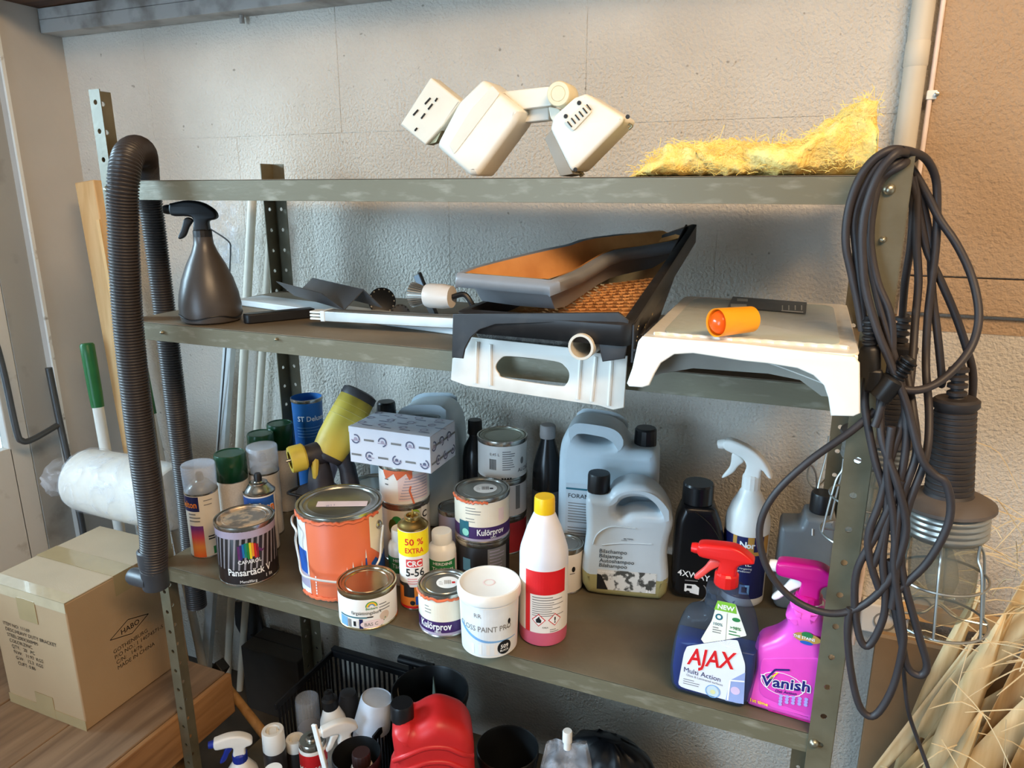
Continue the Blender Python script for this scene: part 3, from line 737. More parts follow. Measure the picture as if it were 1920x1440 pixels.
# black channel
bc = thing('black_channel', 'short black plastic channel with rounded end on upper shelf front', 'channel', (0, 0, Z2))
A, D_ = onz(461, 609, Z2), onz(592, 596, Z2); bc.location = (A.x, A.y, Z2); dv = D_ - A
b = B(); ring = []
LL = dv.length
for i in range(9): ring.append((.011 - .011 * math.cos(PI / 2 - PI * i / 8) , .013 + .013 * math.sin(-PI / 2 + PI * i / 8)))
outl = [(.012 - .012 * math.sin(PI * i / 8), .013 - .013 * math.cos(PI * i / 8)) for i in range(9)] + [(LL, .026), (LL, 0)]
b.prism(outl, .0005, .019); b.xf(Matrix.Rotation(math.atan2(dv.y, dv.x), 4, 'Z')); b.build('channel', m_bp, bc, bev=.002)
# aluminium rail with connectors
ar = thing('aluminium_rail', 'grey aluminium track rail with white plug end lying on the white board', 'rail', (0, 0, Z2))
YR = 1.075; A = at(606, 592, YR); Z_ = at(862, 603, YR + .03); ar.location = (A.x, YR, Z2 + .0142)
dv = Vector((Z_.x - A.x, .03, 0)); L_ = dv.length; rot = Matrix.Rotation(math.atan2(dv.y, dv.x), 4, 'Z')
B().box(0, L_, 0, .032, .0, .019).xf(rot).build('rail', m_alu, ar, bev=.0012)
for z0 in (.0015, .0075, .0135): B().box(-.030, .001, .003, .029, z0, z0 + .004).xf(rot).build('connector_pin', m_white, ar, bev=.0008)
B().box(-.006, .003, -.001, .033, -.0002, .0195).xf(rot).build('end_block', m_wslat, ar, bev=.001)
B().box(.01, L_ - .01, .008, .024, .0188, .0194).xf(rot).build('groove_shade', M('rail_shadow', (120, 116, 110), .5, .4), ar)  # shade of a groove, put on the rail top as a darker strip
# folded sheet profile
fs = thing('folded_profile', 'dark grey folded sheet metal profile with V-shaped end on upper shelf', 'profile', (-.75, 1.2, Z2 + .0336))
near = [at(604, 556, 1.13), at(646, 587, 1.10), at(682, 549, 1.14), at(718, 583, 1.13)]
zmin = min(p.z for p in near); far = [p + Vector((-.205, .115, .0)) for p in near]
lift = (Z2 + .0345) - zmin
b = B()
for i in range(3): b.add([near[i], near[i + 1], far[i + 1], far[i]], [(0, 1, 2, 3)])
b.xf(Matrix.Translation((0, 0, lift))); rel(b, fs).build('profile', m_sheet, fs, ang=0, solid=.0016, fix=False)
# LED spot lamp with finned heat sink
m_lw = M('lamp_body_white', (214, 205, 196), .35, var=.04)
sl = thing('led_spot', 'small white spot lamp with silver finned reflector on the rail', 'lamp', (0, 0, 0))
c = at(806, 560, 1.12); sl.location = (c.x, c.y, Z2 + .0337); sl.scale = (1.2, 1.2, 1.2)
zc = c.z - sl.location.z
zc = max(zc, .020)
B().lathe([(0, 0), (.0165, 0), (.018, .006), (.0182, .028), (.016, .042), (0, .042)], 28, (-.005, 0, zc), 'X').build('lamp_body', m_lw, sl)
b = B()
for i in range(26):
    a = 2 * PI * i / 26; n0 = len(b.v); ca, sa = math.cos(a), math.sin(a); c2, s2 = math.cos(a + .10), math.sin(a + .10)
    b.add([(-.006, .012 * ca, zc + .012 * sa), (-.028, .019 * ca, zc + .019 * sa), (-.028, .019 * c2, zc + .019 * s2), (-.006, .012 * c2, zc + .012 * s2), (-.006, .008 * ca, zc + .008 * sa), (-.030, .013 * ca, zc + .013 * sa), (-.030, .013 * c2, zc + .013 * s2), (-.006, .008 * c2, zc + .008 * s2)], [(0, 1, 2, 3), (4, 7, 6, 5), (0, 4, 5, 1), (3, 2, 6, 7), (1, 5, 6, 2), (0, 3, 7, 4)])
b.lathe([(0, -.03), (.0135, -.03), (.009, -.006), (0, -.005)], 24, (0, 0, zc), 'X'); b.build('reflector_fins', m_alu, sl, ang=30)
B().tube(cr([(.038, 0, zc), (.055, .004, zc + .004), (.066, .006, zc - .01), (.07, .01, .004)], 5, False), .004, 8).build('cable_stub', m_bp, sl)
# dark disc lamps
m_dk = M('dark_lamp_metal', (46, 46, 48), .4, .4, var=.15)
for (px, py, rpx, Y, lab) in ((716, 556, 27, 1.24, 'larger black round lamp face with ring of holes behind the rail'), (750, 570, 18, 1.17, 'smaller grey round lamp face leaning beside the finned spot')):
    c = at(px, py, Y); r = rpx * 1.02e-3; t = thing('lamp_disc', lab, 'lamp', (c.x, Y, Z2 + .001), face(c.x, Y), rot=(R(-10), 0, face(c.x, Y)))
    hh_ = r
    B().lathe([(0, -.012), (r * .7, -.012), (r, -.004), (r, .002), (r * .92, .004), (r * .8, .003), (0, .002)], 32, (0, .0, hh_ * 1.05), 'Y').build('bezel', m_dk if rpx > 20 else M('grey_lamp_metal', (110, 108, 106), .4, .5), t)
    for i in range(14):
        a = 2 * PI * i / 14; B().lathe([(0, 0), (.0017, 0), (.0017, .0008), (0, .0008)], 8, (r * .88 * math.cos(a), -.0036, hh_ * 1.05 + r * .88 * math.sin(a)), 'Y').build('vent_hole', m_alu if rpx > 20 else m_slot, t)
# pale grey bracket leaning up
bk = thing('lamp_bracket', 'flat grey metal bracket sticking up behind the finned spot lamp', 'bracket', (0, 0, 0)); c = at(798, 545, 1.19); bk.location = (c.x, 1.19, Z2 + .001)
b = B().box(-.007, .007, -.002, .002, 0, .098); b.xf(Matrix.Translation((.01, .02, 0)) @ Matrix.Rotation(R(-24), 4, 'Y')); b.build('arm', M('bluish_grey_metal', (134, 146, 156), .3, .6), bk, bev=.001)
b = B().box(.0075, .0095, -.006, .004, .0, .1); b.xf(Matrix.Translation((.01, .02, 0)) @ Matrix.Rotation(R(-24), 4, 'Y')); b.build('edge_flange', m_dk, bk)

# ================================================================== shelf two: crate, trays, tubes
m_crate = M('scuffed_white_plastic', (222, 218, 210), .4, col2=(196, 190, 180), scale=10, lo=.5, hi=.8, var=.05)
YC = .962
cr8 = thing('white_plastic_stand', 'white ribbed plastic stand with an oval handle hole hanging over shelf edge', 'stand', (-.37, YC, Z2))
CR = [(846, 712), (849, 672), (872, 658), (885, 632), (1064, 651), (1120, 661), (1177, 667), (1170, 764), (1150, 768), (1123, 760), (875, 723)]
HO = rnd([(931, 672), (1067, 685), (1068, 722), (931, 706)], .22, 5)
HO = [tuple(v) for v in cr([(930, 687), (940, 672), (958, 668), (1040, 677), (1060, 687), (1068, 702), (1062, 720), (1044, 723), (950, 709), (936, 700)], 4)]
pl('front_plate', m_crate, CR, YC, .0035, .001, cr8, 0, [HO])
for a, c_ in (((896, 640), (893, 718)), ((921, 645), (921, 722)), ((1090, 663), (1084, 748)), ((1118, 668), (1110, 752)), ((1148, 668), (1142, 760))):
    rel(B().tube([at(*a, YC - .0012), at(*c_, YC - .0012)], .0032, 8), cr8).build('rib', m_crate, cr8)
rel(B().box(-.462, -.270, YC + .001, 1.24, 1.3225, 1.3255), cr8).build('deck', m_crate, cr8, bev=.001)
for xx in (-.455, -.285):
    for yy in (1.02, 1.22): rel(B().box(xx, xx + .012, yy, yy + .012, Z2 + .0005, 1.3226), cr8).build('foot', m_crate, cr8)
def tray(name, parent, mat, Cn, rings, n=5, rad=.22, solid=.002, wave=0):
    """Cn: four rim corners (front left, front right, rear right, rear left); rings: (inset, drop, front extra drop)"""
    P = [Vector(c) for c in Cn]
    W = ((P[1] - P[0]).length + (P[2] - P[3]).length) / 2; Ln = ((P[3] - P[0]).length + (P[2] - P[1]).length) / 2
    out = []
    for ring in rings:
        ins, drop = ring[0], ring[1]; ex = ring[2] if len(ring) > 2 else 0
        hx, hy = 1 - 2 * ins / W, 1 - 2 * ins / Ln; rr_ = max(.02, rad - ins * 4); pts = []
        for q, (sx, sy) in enumerate(((1, 1), (-1, 1), (-1, -1), (1, -1))):
            for i in range(n + 1):
                a = q * PI / 2 + i * PI / 2 / n
                pts.append((sx * (hx - rr_) + rr_ * math.cos(a), sy * (hy - rr_ * W / Ln) + rr_ * W / Ln * math.sin(a)))
            # extra points along the side
            q2 = (q + 1) % 4
            if q % 2 == 1 or q == 3 or q == 1: pass
        dense = []
        for a, c_ in zip(pts, pts[1:] + pts[:1]):
            m_ = 6 if math.hypot(a[0] - c_[0], a[1] - c_[1]) > .5 else 1
            for t in range(m_): dense.append((a[0] + (c_[0] - a[0]) * t / m_, a[1] + (c_[1] - a[1]) * t / m_))
        rg = []
        for s, t in dense:
            u, v = (s + 1) / 2, (t + 1) / 2
            p = P[0] * (1 - u) * (1 - v) + P[1] * u * (1 - v) + P[2] * u * v + P[3] * (1 - u) * v
            p = p - Vector((0, 0, drop + ex * (1 - v))); p.z += wave * math.sin(v * 13) * (abs(s) > .5 and drop < .02)
            rg.append(p)
        out.append(rg)
    b = B().loft(out, False, True); return rel(b, parent).build(name, mat, parent, ang=50, solid=solid, fix=False, soff=0)
m_btray = M('black_tray_plastic', (38, 36, 36), .42, col2=(52, 48, 46), scale=30, lo=.5, hi=.7)
m_opaint = M('dried_ochre_paint', (206, 148, 88), .55, col2=(186, 126, 70), scale=16, lo=.4, hi=.7, bump=.15, bscale=60)
zf = 1.383
bt = thing('roller_tray', 'large black paint roller tray crusted with ochre paint on the white stand', 'paint tray', (-.34, .94, Z2 + .0227))
Cn = [(-.478, .932, zf - .004), (-.212, .92, zf - .003), (-.192, 1.30, 1.497), (-.375, 1.335, 1.43)]
tray('tray_body', bt, m_btray, Cn, [(0, .03), (0, .002), (.004, 0), (.012, 0), (.02, .028), (.026, .034)], rad=.12)
tray('paint_crust', bt, m_opaint, [(c[0], c[1], c[2] + .0012) for c in Cn], [(.0205, .026), (.027, .0325)], rad=.12, solid=.0005)
# bumps of the roller grid
b = B()
P = [Vector(c) for c in Cn]
for i in range(22):
    for j in range(15):
        u, v = .12 + .76 * (i + (.5 if j % 2 else 0)) / 22, .12 + .5 * j / 15
        p = P[0] * (1 - u) * (1 - v) + P[1] * u * (1 - v) + P[2] * u * v + P[3] * (1 - u) * v; p.z -= .0285
        s = 1 if (i + j) % 2 else -1; q = Vector((.006, .004 * s, 0)); b.tube([p - q, p + q], .0016, 5)
tag(rel(b, bt).build('roller_grid', m_opaint, bt), kind='stuff')
# front skirt with arch and feet of the black tray
pl('front_skirt', m_btray, [(850, 588), (1160, 585), (1180, 600), (1178, 640), (1172, 672), (1130, 678), (1124, 650), (1118, 622), (1100, 607), (1075, 603), (1000, 606), (930, 608), (900, 618), (884, 632), (873, 652), (869, 672), (848, 670)], .926, .004, .0012, bt)
pts = [(1196, 600), (1192, 672)]
side = [(.926, zf - .004), (1.30, 1.493), (1.30, 1.455), (1.18, 1.40), (1.06, 1.345), (.98, 1.335), (.958, 1.327), (.926, 1.327)]
b = B().prism(side, -.2130, -.2095, lambda a, b_, h: (h, a, b_)); rel(b, bt).build('side_skirt', m_btray, bt, bev=.001)
b = B().tube(cr([(-.209, .925, 1.345), (-.209, .97, 1.352), (-.209, 1.02, 1.378), (-.209, 1.12, 1.412), (-.209, 1.28, 1.468)], 5, False), .0022, 6); rel(b, bt).build('side_bead', m_btray, bt)
rr = random.Random(5); b = B()
m_speck = M('paint_specks', (214, 190, 140), .6)
for i in range(60):
    t = rr.random(); y = .94 + .33 * t; z = 1.375 + .31 * (y - .94) - rr.uniform(.0, .03); r = rr.uniform(.0006, .0016)
    b.box(-.2098, -.2092, y - r, y + r * rr.uniform(.8, 2.5), z - r, z + r)
tag(rel(b, bt).build('paint_specks', m_speck, bt), kind='stuff')
# small grey tray
m_gtray = M('grey_tray_plastic', (128, 128, 130), .35, var=.05)
gt = thing('paint_tray', 'small grey paint tray with ochre paint inside resting in the black tray', 'paint tray', (-.38, .95, 1.36))
LP = [(856, 520), (857, 512), (880, 503), (920, 492), (970, 479), (1020, 467), (1060, 459), (1085, 450), (1110, 445), (1160, 439), (1200, 436), (1234, 432)]
RP = [(1030, 534), (1048, 527), (1068, 519), (1088, 511), (1104, 503), (1122, 492), (1140, 480), (1162, 472), (1190, 468), (1225, 463), (1262, 456), (1296, 447)]
nS = len(LP); Ls = []; Rs = []
for i in range(nS):
    t_ = max(0, (i - 1) / (nS - 2)); yl = .935 + .385 * t_ - (.004 if i == 0 else 0); yr = .918 + .352 * t_ - (.004 if i == 0 else 0)
    Ls.append(at(*LP[i], yl)); Rs.append(at(*RP[i], yr))
def section(L_, R_, dep, lip, off=0.0, inner=False):
    ax = (R_ - L_); w_ = ax.length; ax = ax / w_; dn = Vector((0, 0, -1)); e = min(.012, w_ * .12) + (.002 if inner else 0); e2 = min(.022, w_ * .22) + (.003 if inner else 0)
    pts = [L_ + ax * e, L_ + ax * (e + .003) + dn * dep * .3, L_ + ax * e2 + dn * dep, L_ + ax * (w_ * .5) + dn * dep * 1.03, R_ - ax * e2 + dn * dep, R_ - ax * (e + .003) + dn * dep * .3, R_ - ax * e]
    if not inner: pts = [L_ + dn * lip - ax * .002, L_ + dn * .002 - ax * .001, L_ + ax * .002] + pts + [R_ - ax * .002, R_ + dn * .002 + ax * .001, R_ + dn * lip + ax * .002]
    return [p + Vector((0, 0, off)) for p in pts]
DP = [0, 0, .046, .05, .05, .05, .048, .046, .044, .042, .040, .002]
st_ = [[p - Vector((0, 0, .014)) for p in section(Ls[0], Rs[0], 0, .003)]] + [section(Ls[i], Rs[i], DP[i], .015) for i in range(nS)]
rel(B().loft(st_, False, False, closed=False), gt).build('tray_body', m_gtray, gt, ang=50, solid=.0018, fix=False, soff=0)
st_ = [section(Ls[i], Rs[i], DP[i] - (.001 if DP[i] else 0), .015, .0016, True) for i in range(1, nS)]
rel(B().loft(st_, False, False, closed=False), gt).build('paint_crust', m_opaint, gt, ang=50, fix=False)
# roller sleeve and plastic pipe
rs = thing('roller_sleeve', 'grey paint roller sleeve tucked under the black tray', 'roller', (0, 0, 0)); c = at(985, 632, .985); rs.location = (c.x, .985, 1.3262)
b = B()
b.lathe([(0, -.075), (.0145, -.075), (.019, -.07)] + [(.0195 + (.0008 if i % 2 else 0), -.068 + i * .008) for i in range(17)] + [(.019, .07), (.0145, .075), (0, .075)], 26, (0, 0, .0205), 'X'); b.build('sleeve', M('grey_roller_nap', (92, 88, 84), .9, col2=(120, 116, 110), scale=80, bump=.6, bscale=500), rs)
pp = thing('plastic_pipe', 'open-ended white plastic pipe poking out under the black tray', 'pipe', (0, 0, 0)); c = at(1089, 643, .915); pp.location = (c.x, .915, 1.3262)
b = B().lathe([(.0145, 0), (.0178, 0), (.0182, -.001), (.0182, -.30), (.0145, -.30), (.0145, 0)], 32, (0, 0, .019), 'Y'); b.build('pipe', M('aged_pipe_plastic', (206, 198, 184), .45, var=.06), pp)

# ---- white step stool in film
m_stool = M('white_stool_plastic', (238, 234, 224), .3, var=.02)
m_panel = M('greenish_panel', (202, 214, 206), .2, col2=(208, 206, 194), scale=5, lo=.4, hi=.7)
st = thing('step_stool', 'white plastic step stool with arched sides wrapped in clear film', 'stool', (-.07, .9, Z2))
YF = .90
FRONT = [(1176, 718), (1186, 690), (1197, 640), (1205, 630), (1400, 645), (1602, 668), (1612, 680), (1613, 774), (1600, 780), (1558, 779), (1553, 745), (1545, 722), (1525, 703), (1495, 690), (1440, 681), (1390, 676), (1340, 668), (1300, 662), (1265, 664), (1240, 680), (1228, 700), (1218, 722), (1205, 726), (1180, 724)]
pl('front_apron', m_stool, FRONT, YF, .006, .002, st)
zt_ = at(1205, 630, YF).z; x0s, x1s = at(1200, 632, YF).x, at(1612, 676, YF).x
x1s = min(x1s, .0605)
b = B().prism(rnd([(x0s, YF), (x1s, YF), (x1s - .002, 1.31), (x0s - .012, 1.31)], .06), zt_ - .007, zt_ - .003); rel(b, st).build('deck', m_stool, st, bev=.002)
b = B().prism(rnd([(x0s + .02, YF + .04), (x1s - .02, YF + .04), (x1s - .024, 1.28), (x0s + .01, 1.28)], .1), zt_ - .003, zt_ - .0015); rel(b, st).build('tread_panel', m_panel, st)
# scalloped rim along the front of the tread
pts = []
for i in range(90):
    t = i / 89; pts.append((x0s + .012 + (x1s - x0s - .024) * t, YF + .030 + .0035 * abs(math.sin(t * 44)), zt_ - .002))
rel(B().tube(pts, .0028, 6), st).build('scalloped_edge', m_stool, st)
def sidewall(x, xw):
    pr = [(YF, zt_ - .004), (1.31, zt_ - .004), (1.31, Z2 + .0005), (1.27, Z2 + .0005), (1.24, Z2 + .03), (1.10, Z2 + .036), (.99, Z2 + .03), (.955, Z2 + .0005), (YF, Z2 + .0005)]
    b = B().prism(pr, x, x + xw, lambda a, b_, h: (h, a, b_)); rel(b, st).build('side_apron', m_stool, st, bev=.0015)
sidewall(x0s + .001, .004)
sidewall(x1s - .006, .004)
rel(B().box(x0s + .002, x1s - .004, 1.303, 1.308, Z2 + .03, zt_ - .004), st).build('rear_apron', m_stool, st)
for xx in (x0s + .004, x1s - .026): rel(B().box(xx, xx + .02, 1.285, 1.305, Z2 + .0004, zt_ - .004), st).build('rear_foot', m_stool, st, bev=.003)
# inner rib seen through the arch
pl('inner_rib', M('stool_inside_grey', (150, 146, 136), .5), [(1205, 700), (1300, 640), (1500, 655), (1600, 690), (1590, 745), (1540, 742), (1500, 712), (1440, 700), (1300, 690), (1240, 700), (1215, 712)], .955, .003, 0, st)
# label and film
d = Dec(on_plane((0, 0, 0), (1, 0, 0), (0, 1, 0)), .0); o0 = st.location
def tq(px, py): p = onz(px, py, zt_); return (p.x - o0.x, p.y - o0.y)
d.fn = lambda u, v, o: (u, v, zt_ - o0.z + .0003 + o)
m_blk = M('black_label', (26, 27, 28), .35); m_lt = M('label_white_print', (214, 214, 208), .5)
d.poly([tq(1364, 576), tq(1511, 588), tq(1513, 567), tq(1374, 556)], m_blk, 0)
for a, b_ in (((1382, 560), (1402, 566)), ((1370, 570), (1400, 577))): d.poly([tq(*a), tq(b_[0], a[1] + 1), tq(*b_), tq(a[0], b_[1] - 1)], m_lt, 1, 'lettering')
for i in range(4):
    px = 1466 + i * 12; d.poly([tq(px, 573), tq(px + 2, 573), tq(px + 2, 582), tq(px, 582)], m_lt, 1, 'lettering')
d.poly([tq(1465, 582), tq(1506, 585), tq(1506, 587), tq(1465, 584)], m_lt, 1, 'lettering')
d.build(st)
b = B()
def fil(u, v):
    x = x0s + (x1s - x0s - .001) * u; y = YF + .002 + .40 * v
    return (x - o0.x, y - o0.y, zt_ - o0.z + .0012 + .0012 * noise.noise(Vector((x * 30, y * 12, 0))))
b.grid(fil, 30, 40); b.build('wrapping_film', film_mat('stool_wrap_film', .03, .16), st, fix=False)
rel(B().tube(cr([(x0s + .03, YF + .012, Z2 + .045), (x0s + .08, YF + .006, Z2 + .052), (x0s + .15, YF + .006, Z2 + .046), (x1s - .02, YF + .006, Z2 + .02)], 6, False), .0007, 5), st).build('film_fold', m_lt, st)
# orange beaker lying on the stool
m_or = M('orange_plastic', (252, 168, 34), .35, var=.05); m_ri = M('red_orange_ball', (240, 92, 20), .2)
zz = zt_ + .0022
c = onz(1340, 632, zz); e = onz(1426, 612, zz)
ob = thing('orange_beaker', 'orange plastic beaker lying on its side on the step stool', 'beaker', (c.x, c.y, zz)); dv = Vector((e.x - c.x, e.y - c.y, 0)); Lb = .058
ra = .018
b = B().lathe([(ra - .0015, .002), (ra, 0), (ra, .004), (ra * .92, Lb), (0, Lb), (0, Lb - .002), (ra * .92 - .0015, Lb - .002), (ra - .0015, .002)], 32, (0, 0, 0), 'X'); b.xf(Matrix.Translation((0, 0, ra + .0002)) @ Matrix.Rotation(.85, 4, 'Z')); b.build('beaker', m_or, ob)
b = B().lathe([(ra * .86 * math.sin(PI * i / 14), -ra * .86 * math.cos(PI * i / 14)) for i in range(15)], 24); b.xf(Matrix.Translation((.0, 0, ra + .0002)) @ Matrix.Rotation(.85, 4, 'Z') @ Matrix.Translation((.010, 0, 0))); b.build('ball', m_ri, ob)

# ================================================================== shelf three: makers
m_tin = M('tinplate', (186, 182, 172), .25, .95, var=.1, scale=30, bump=.02, bscale=60)
m_tind = M('dull_tin_lid', (164, 162, 154), .3, .85, var=.12, scale=18, bump=.03, bscale=50)
m_paper = M('white_label_paper', (236, 232, 226), .45, var=.02)
m_cream_l = M('cream_label', (238, 228, 208), .45, var=.03)
m_wpl = M('white_plastic', (240, 238, 232), .32, var=.02)
m_navy = M('navy_print', (30, 34, 86), .4); m_blk2 = M('black_print', (26, 26, 28), .45); m_gry = M('grey_print', (128, 126, 124), .5)
m_wht = M('white_print', (244, 244, 242), .45); m_red = M('red_print', (212, 30, 36), .4); m_blue = M('blue_print', (40, 92, 176), .4)
m_grn = M('green_print', (44, 126, 70), .4); m_pur = M('purple_print', (66, 40, 96), .4); m_yel = M('yellow_print', (250, 222, 20), .4); m_orp = M('orange_print', (236, 132, 44), .4)
m_lil = M('lilac_print', (176, 164, 184), .45); m_sky = M('sky_print', (122, 172, 220), .45); m_teal = M('teal_print', (36, 104, 120), .45); m_pink = M('pink_print', (238, 214, 212), .45)
m_capk = M('black_cap_plastic', (22, 22, 24), .38, var=.1)

def paint_can(label, x, y, z, r, h, body, turn=0.0, name='paint_can', cat='paint can', lidm=None, sticker=None, rimm=None, group=None):
    t = thing(name, label, cat, (x, y, z), face(x, y) + turn, group)
    q = r * .975
    B().lathe([(0, .0015), (r * .95, .0015), (q, .003), (q, h - .006), (q * .985, h - .004)], 48).build('body', body, t)
    B().lathe([(r * .95, .0005), (r, .0005), (r, .0035), (q, .005)], 48).build('base_ring', rimm or m_tin, t, fix=True)
    B().lathe([(q, h - .011), (r * .992, h - .008), (r, h - .0035), (r * .995, h - .0005), (r * .965, h), (r * .935, h - .001), (r * .92, h - .005)], 48).build('rim', rimm or m_tin, t)
    b = B().lathe([(r * .925, h - .006), (r * .90, h - .0015), (r * .84, h - .001), (r * .82, h - .0035), (r * .74, h - .004), (r * .72, h - .0028), (r * .70, h - .004), (0, h - .0038)], 48)
    b.build('lid', lidm or m_tind, t)
    if sticker:
        d = Dec(on_plane((0, 0, h - .0036), (1, 0, 0), (0, 1, 0)), .0003)
        d.disc(r * .12, r * .05, r * .42, m_wht, 0, 'sticker', n=28)
        for i in range(6): d.rect(r * .0 + i * r * .045, -r * .08, r * .02 + i * r * .045, r * .2, m_blk2 if sticker == 'b' else m_gry, 1, 'print')
        d.rect(r * .28, -r * .05, r * .4, r * .08, m_red if sticker == 'r' else m_blk2, 1, 'print'); d.lines(-r * .2, r * .1, -r * .04, 3, r * .1, r * .02, m_gry, 1)
        d.build(t)
    return t, q

def clear_mat():
    m = bpy.data.materials.new('frosted_clear_plastic'); m.use_nodes = True; N = m.node_tree.nodes; L = m.node_tree.links
    b = N['Principled BSDF']; b.inputs['Base Color'].default_value = (.80, .86, .95, 1); b.inputs['Roughness'].default_value = .25
    tr = N.new('ShaderNodeBsdfTransparent'); tr.inputs[0].default_value = (.95, .97, 1, 1); mx = N.new('ShaderNodeMixShader'); tc = N.new('ShaderNodeTexCoord'); nz = N.new('ShaderNodeTexNoise'); nz.inputs['Scale'].default_value = 30
    L.new(tc.outputs['Object'], nz.inputs['Vector']); mr = N.new('ShaderNodeMapRange'); mr.inputs[3].default_value = .20; mr.inputs[4].default_value = .32
    L.new(nz.outputs['Fac'], mr.inputs[0]); L.new(mr.outputs[0], mx.inputs[0]); L.new(tr.outputs[0], mx.inputs[1]); L.new(b.outputs[0], mx.inputs[2]); L.new(mx.outputs[0], N['Material Output'].inputs[0]); return m
m_clear = clear_mat()
m_gcap = M('dark_green_cap', (20, 66, 42), .25, var=.06)
def spray_can(label, x, y, z, r, hb, cap, body, turn=0.0, group=None, rot=None, ch=.062, dome=None):
    t = thing('spray_can', label, 'spray can', (x, y, z), face(x, y) + turn, group)
    if rot: t.rotation_euler = rot
    B().lathe([(0, .002), (r * .9, .0015), (r, .004), (r, hb)], 40).build('body', body, t)
    B().lathe([(r * .93, .0003), (r * 1.015, .0005), (r * 1.02, .003), (r, .0045)], 40).build('base_ring', m_tin, t)
    B().lathe([(r, hb - .001), (r * 1.02, hb), (r * 1.02, hb + .003), (r * .95, hb + .004)] + ([(r * .82, hb + .010), (r * .62, hb + .018), (r * .58, hb + .019), (r * .58, hb + .022), (r * .46, hb + .024), (r * .30, hb + .022), (r * .2, hb + .026), (0, hb + .026)] if cap != 'none' else [(r * .85, hb + .008), (r * .6, hb + .013), (r * .52, hb + .014), (r * .56, hb + .018), (r * .54, hb + .021), (r * .44, hb + .021), (r * .40, hb + .016), (0, hb + .015)]), 40).build('shoulder', dome or m_tin, t)
    if cap != 'none':
        B().lathe([(0, hb + .024), (.0085, hb + .024), (.0085, hb + .036), (.0065, hb + .042), (0, hb + .042)], 18).build('nozzle', m_bp, t)
    if cap == 'clear':
        B().lathe([(r * 1.0, hb + .002), (r * 1.02, hb + ch * .6), (r * 1.03, hb + ch - .002), (r * .99, hb + ch), (0, hb + ch + .001)], 40).build('cap', m_clear, t, solid=.001)
    elif cap == 'green':
        B().lathe([(r * 1.03, hb + .001), (r * 1.03, hb + ch - .004), (r * .98, hb + ch), (r * .90, hb + ch + .0005), (r * .86, hb + ch - .001), (0, hb + ch - .0005)], 40).build('cap', m_gcap, t, solid=.001)
    return t

# ---------------------------------------------------------------- left group
m_belt = M('cream_can_print', (228, 218, 202), .4, var=.05, scale=30)
m_grad = ramp_mat('sunset_print', [(0, (240, 96, 50)), (.35, (240, 150, 70)), (.6, (220, 80, 90)), (.85, (120, 50, 120)), (1, (90, 60, 130))], 2, .35, .0, .082)
t = spray_can('cream spray can with clear cap and orange to purple print at shelf end', -1.190, 1.088, Z3, .0345, .148, 'clear', m_belt)
d = Dec(on_cyl(.0345)); d.rect(-.052, .112, -.008, .146, m_navy); d.text('belton', -.0125, .121, .021, m_orp, align='R', bold=.02, sx=.75)
d.rect(-.034, .002, -.004, .078, m_grad, 0, 'print'); d.lines(-.034, .104, -.006, 3, .008, .003, m_gry); d.lines(.004, .05, .026, 2, .006, .003, m_blk2); d.rect(.012, .008, .024, .026, m_grn, 1, 'barcode'); d.lines(.002, .135, .03, 2, .01, .002, m_gry, seed=4); d.build(t)
m_speckle = M('silver_speckle_print', (186, 180, 174), .5, col2=(204, 198, 192), scale=400, lo=.3, hi=.7)
spray_can('green capped spray can beside the clear capped can at shelf end', -1.172, 1.163, Z3, .0335, .150, 'green', m_speckle)
t = spray_can('uncapped spray can with blue label and bare black nozzle', -1.083, 1.148, Z3, .0335, .140, 'nozzle', m_paper)
d = Dec(on_cyl(.0335)); d.rect(-.05, .094, .034, .136, m_blue); d.text('belton', .004, .102, .030, m_orp, bold=.03, sx=.72); d.text('belton', .0035, .1028, .030, m_wht, 1, bold=.045, sx=.72); d.build(t)
spray_can('clear capped spray can standing behind the uncapped blue one', -1.128, 1.217, Z3, .0335, .155, 'clear', m_speckle)
spray_can('green capped spray can in the back row nearest the clear cap', -1.182, 1.275, Z3, .0305, .160, 'green', m_speckle)
spray_can('green capped spray can furthest back beside the blue tub', -1.178, 1.340, Z3, .0305, .166, 'green', m_speckle)
# tilted can
t = spray_can('spray can with clear cap leaning sideways behind the yellow sprayer', -1.110, 1.392, Z3 + .055, .030, .150, 'clear', m_lil, rot=(R(10), R(20), .5), ch=.058)
d = Dec(on_cyl(.031)); d.rect(-.04, .100, .03, .140, m_navy); d.text('belton', .002, .108, .026, m_orp, bold=.02, sx=.75); d.build(t)
# blue open tub
m_blu = M('blue_tub_print', (44, 112, 182), .4, col2=(36, 84, 156), scale=6, lo=.4, hi=.6)
tb = thing('blue_tub', 'open blue tub with white serif lettering standing at the rear post', 'tub', (-1.163, 1.430, Z3), face(-1.163, 1.43))
B().lathe([(0, .001), (.031, .001), (.033, .01), (.0385, .268), (.040, .270), (.0395, .273), (.0375, .273), (.037, .266), (.032, .012), (0, .011)], 40).build('tub', m_blu, tb)
B().lathe([(.0388, .264), (.0404, .266), (.0404, .2725), (.0378, .2735)], 40).build('rim', m_tin, tb)
B().lathe([(.0372, .262), (.0335, .05), (0, .049)], 40).build('brown_lining', M('kraft_lining', (98, 72, 54), .7), tb)
d = Dec(on_cyl(lambda v: .033 + .0055 * v / .268 + .0003)); d.text('ST Deluxe', .008, .218, .019, m_wht, bold=.012, sx=.8)
for i in range(4): d.rect(-.028, .200 - i * .008, .03, .2015 - i * .008, m_sky, 1, 'stripe')
d.build(tb)

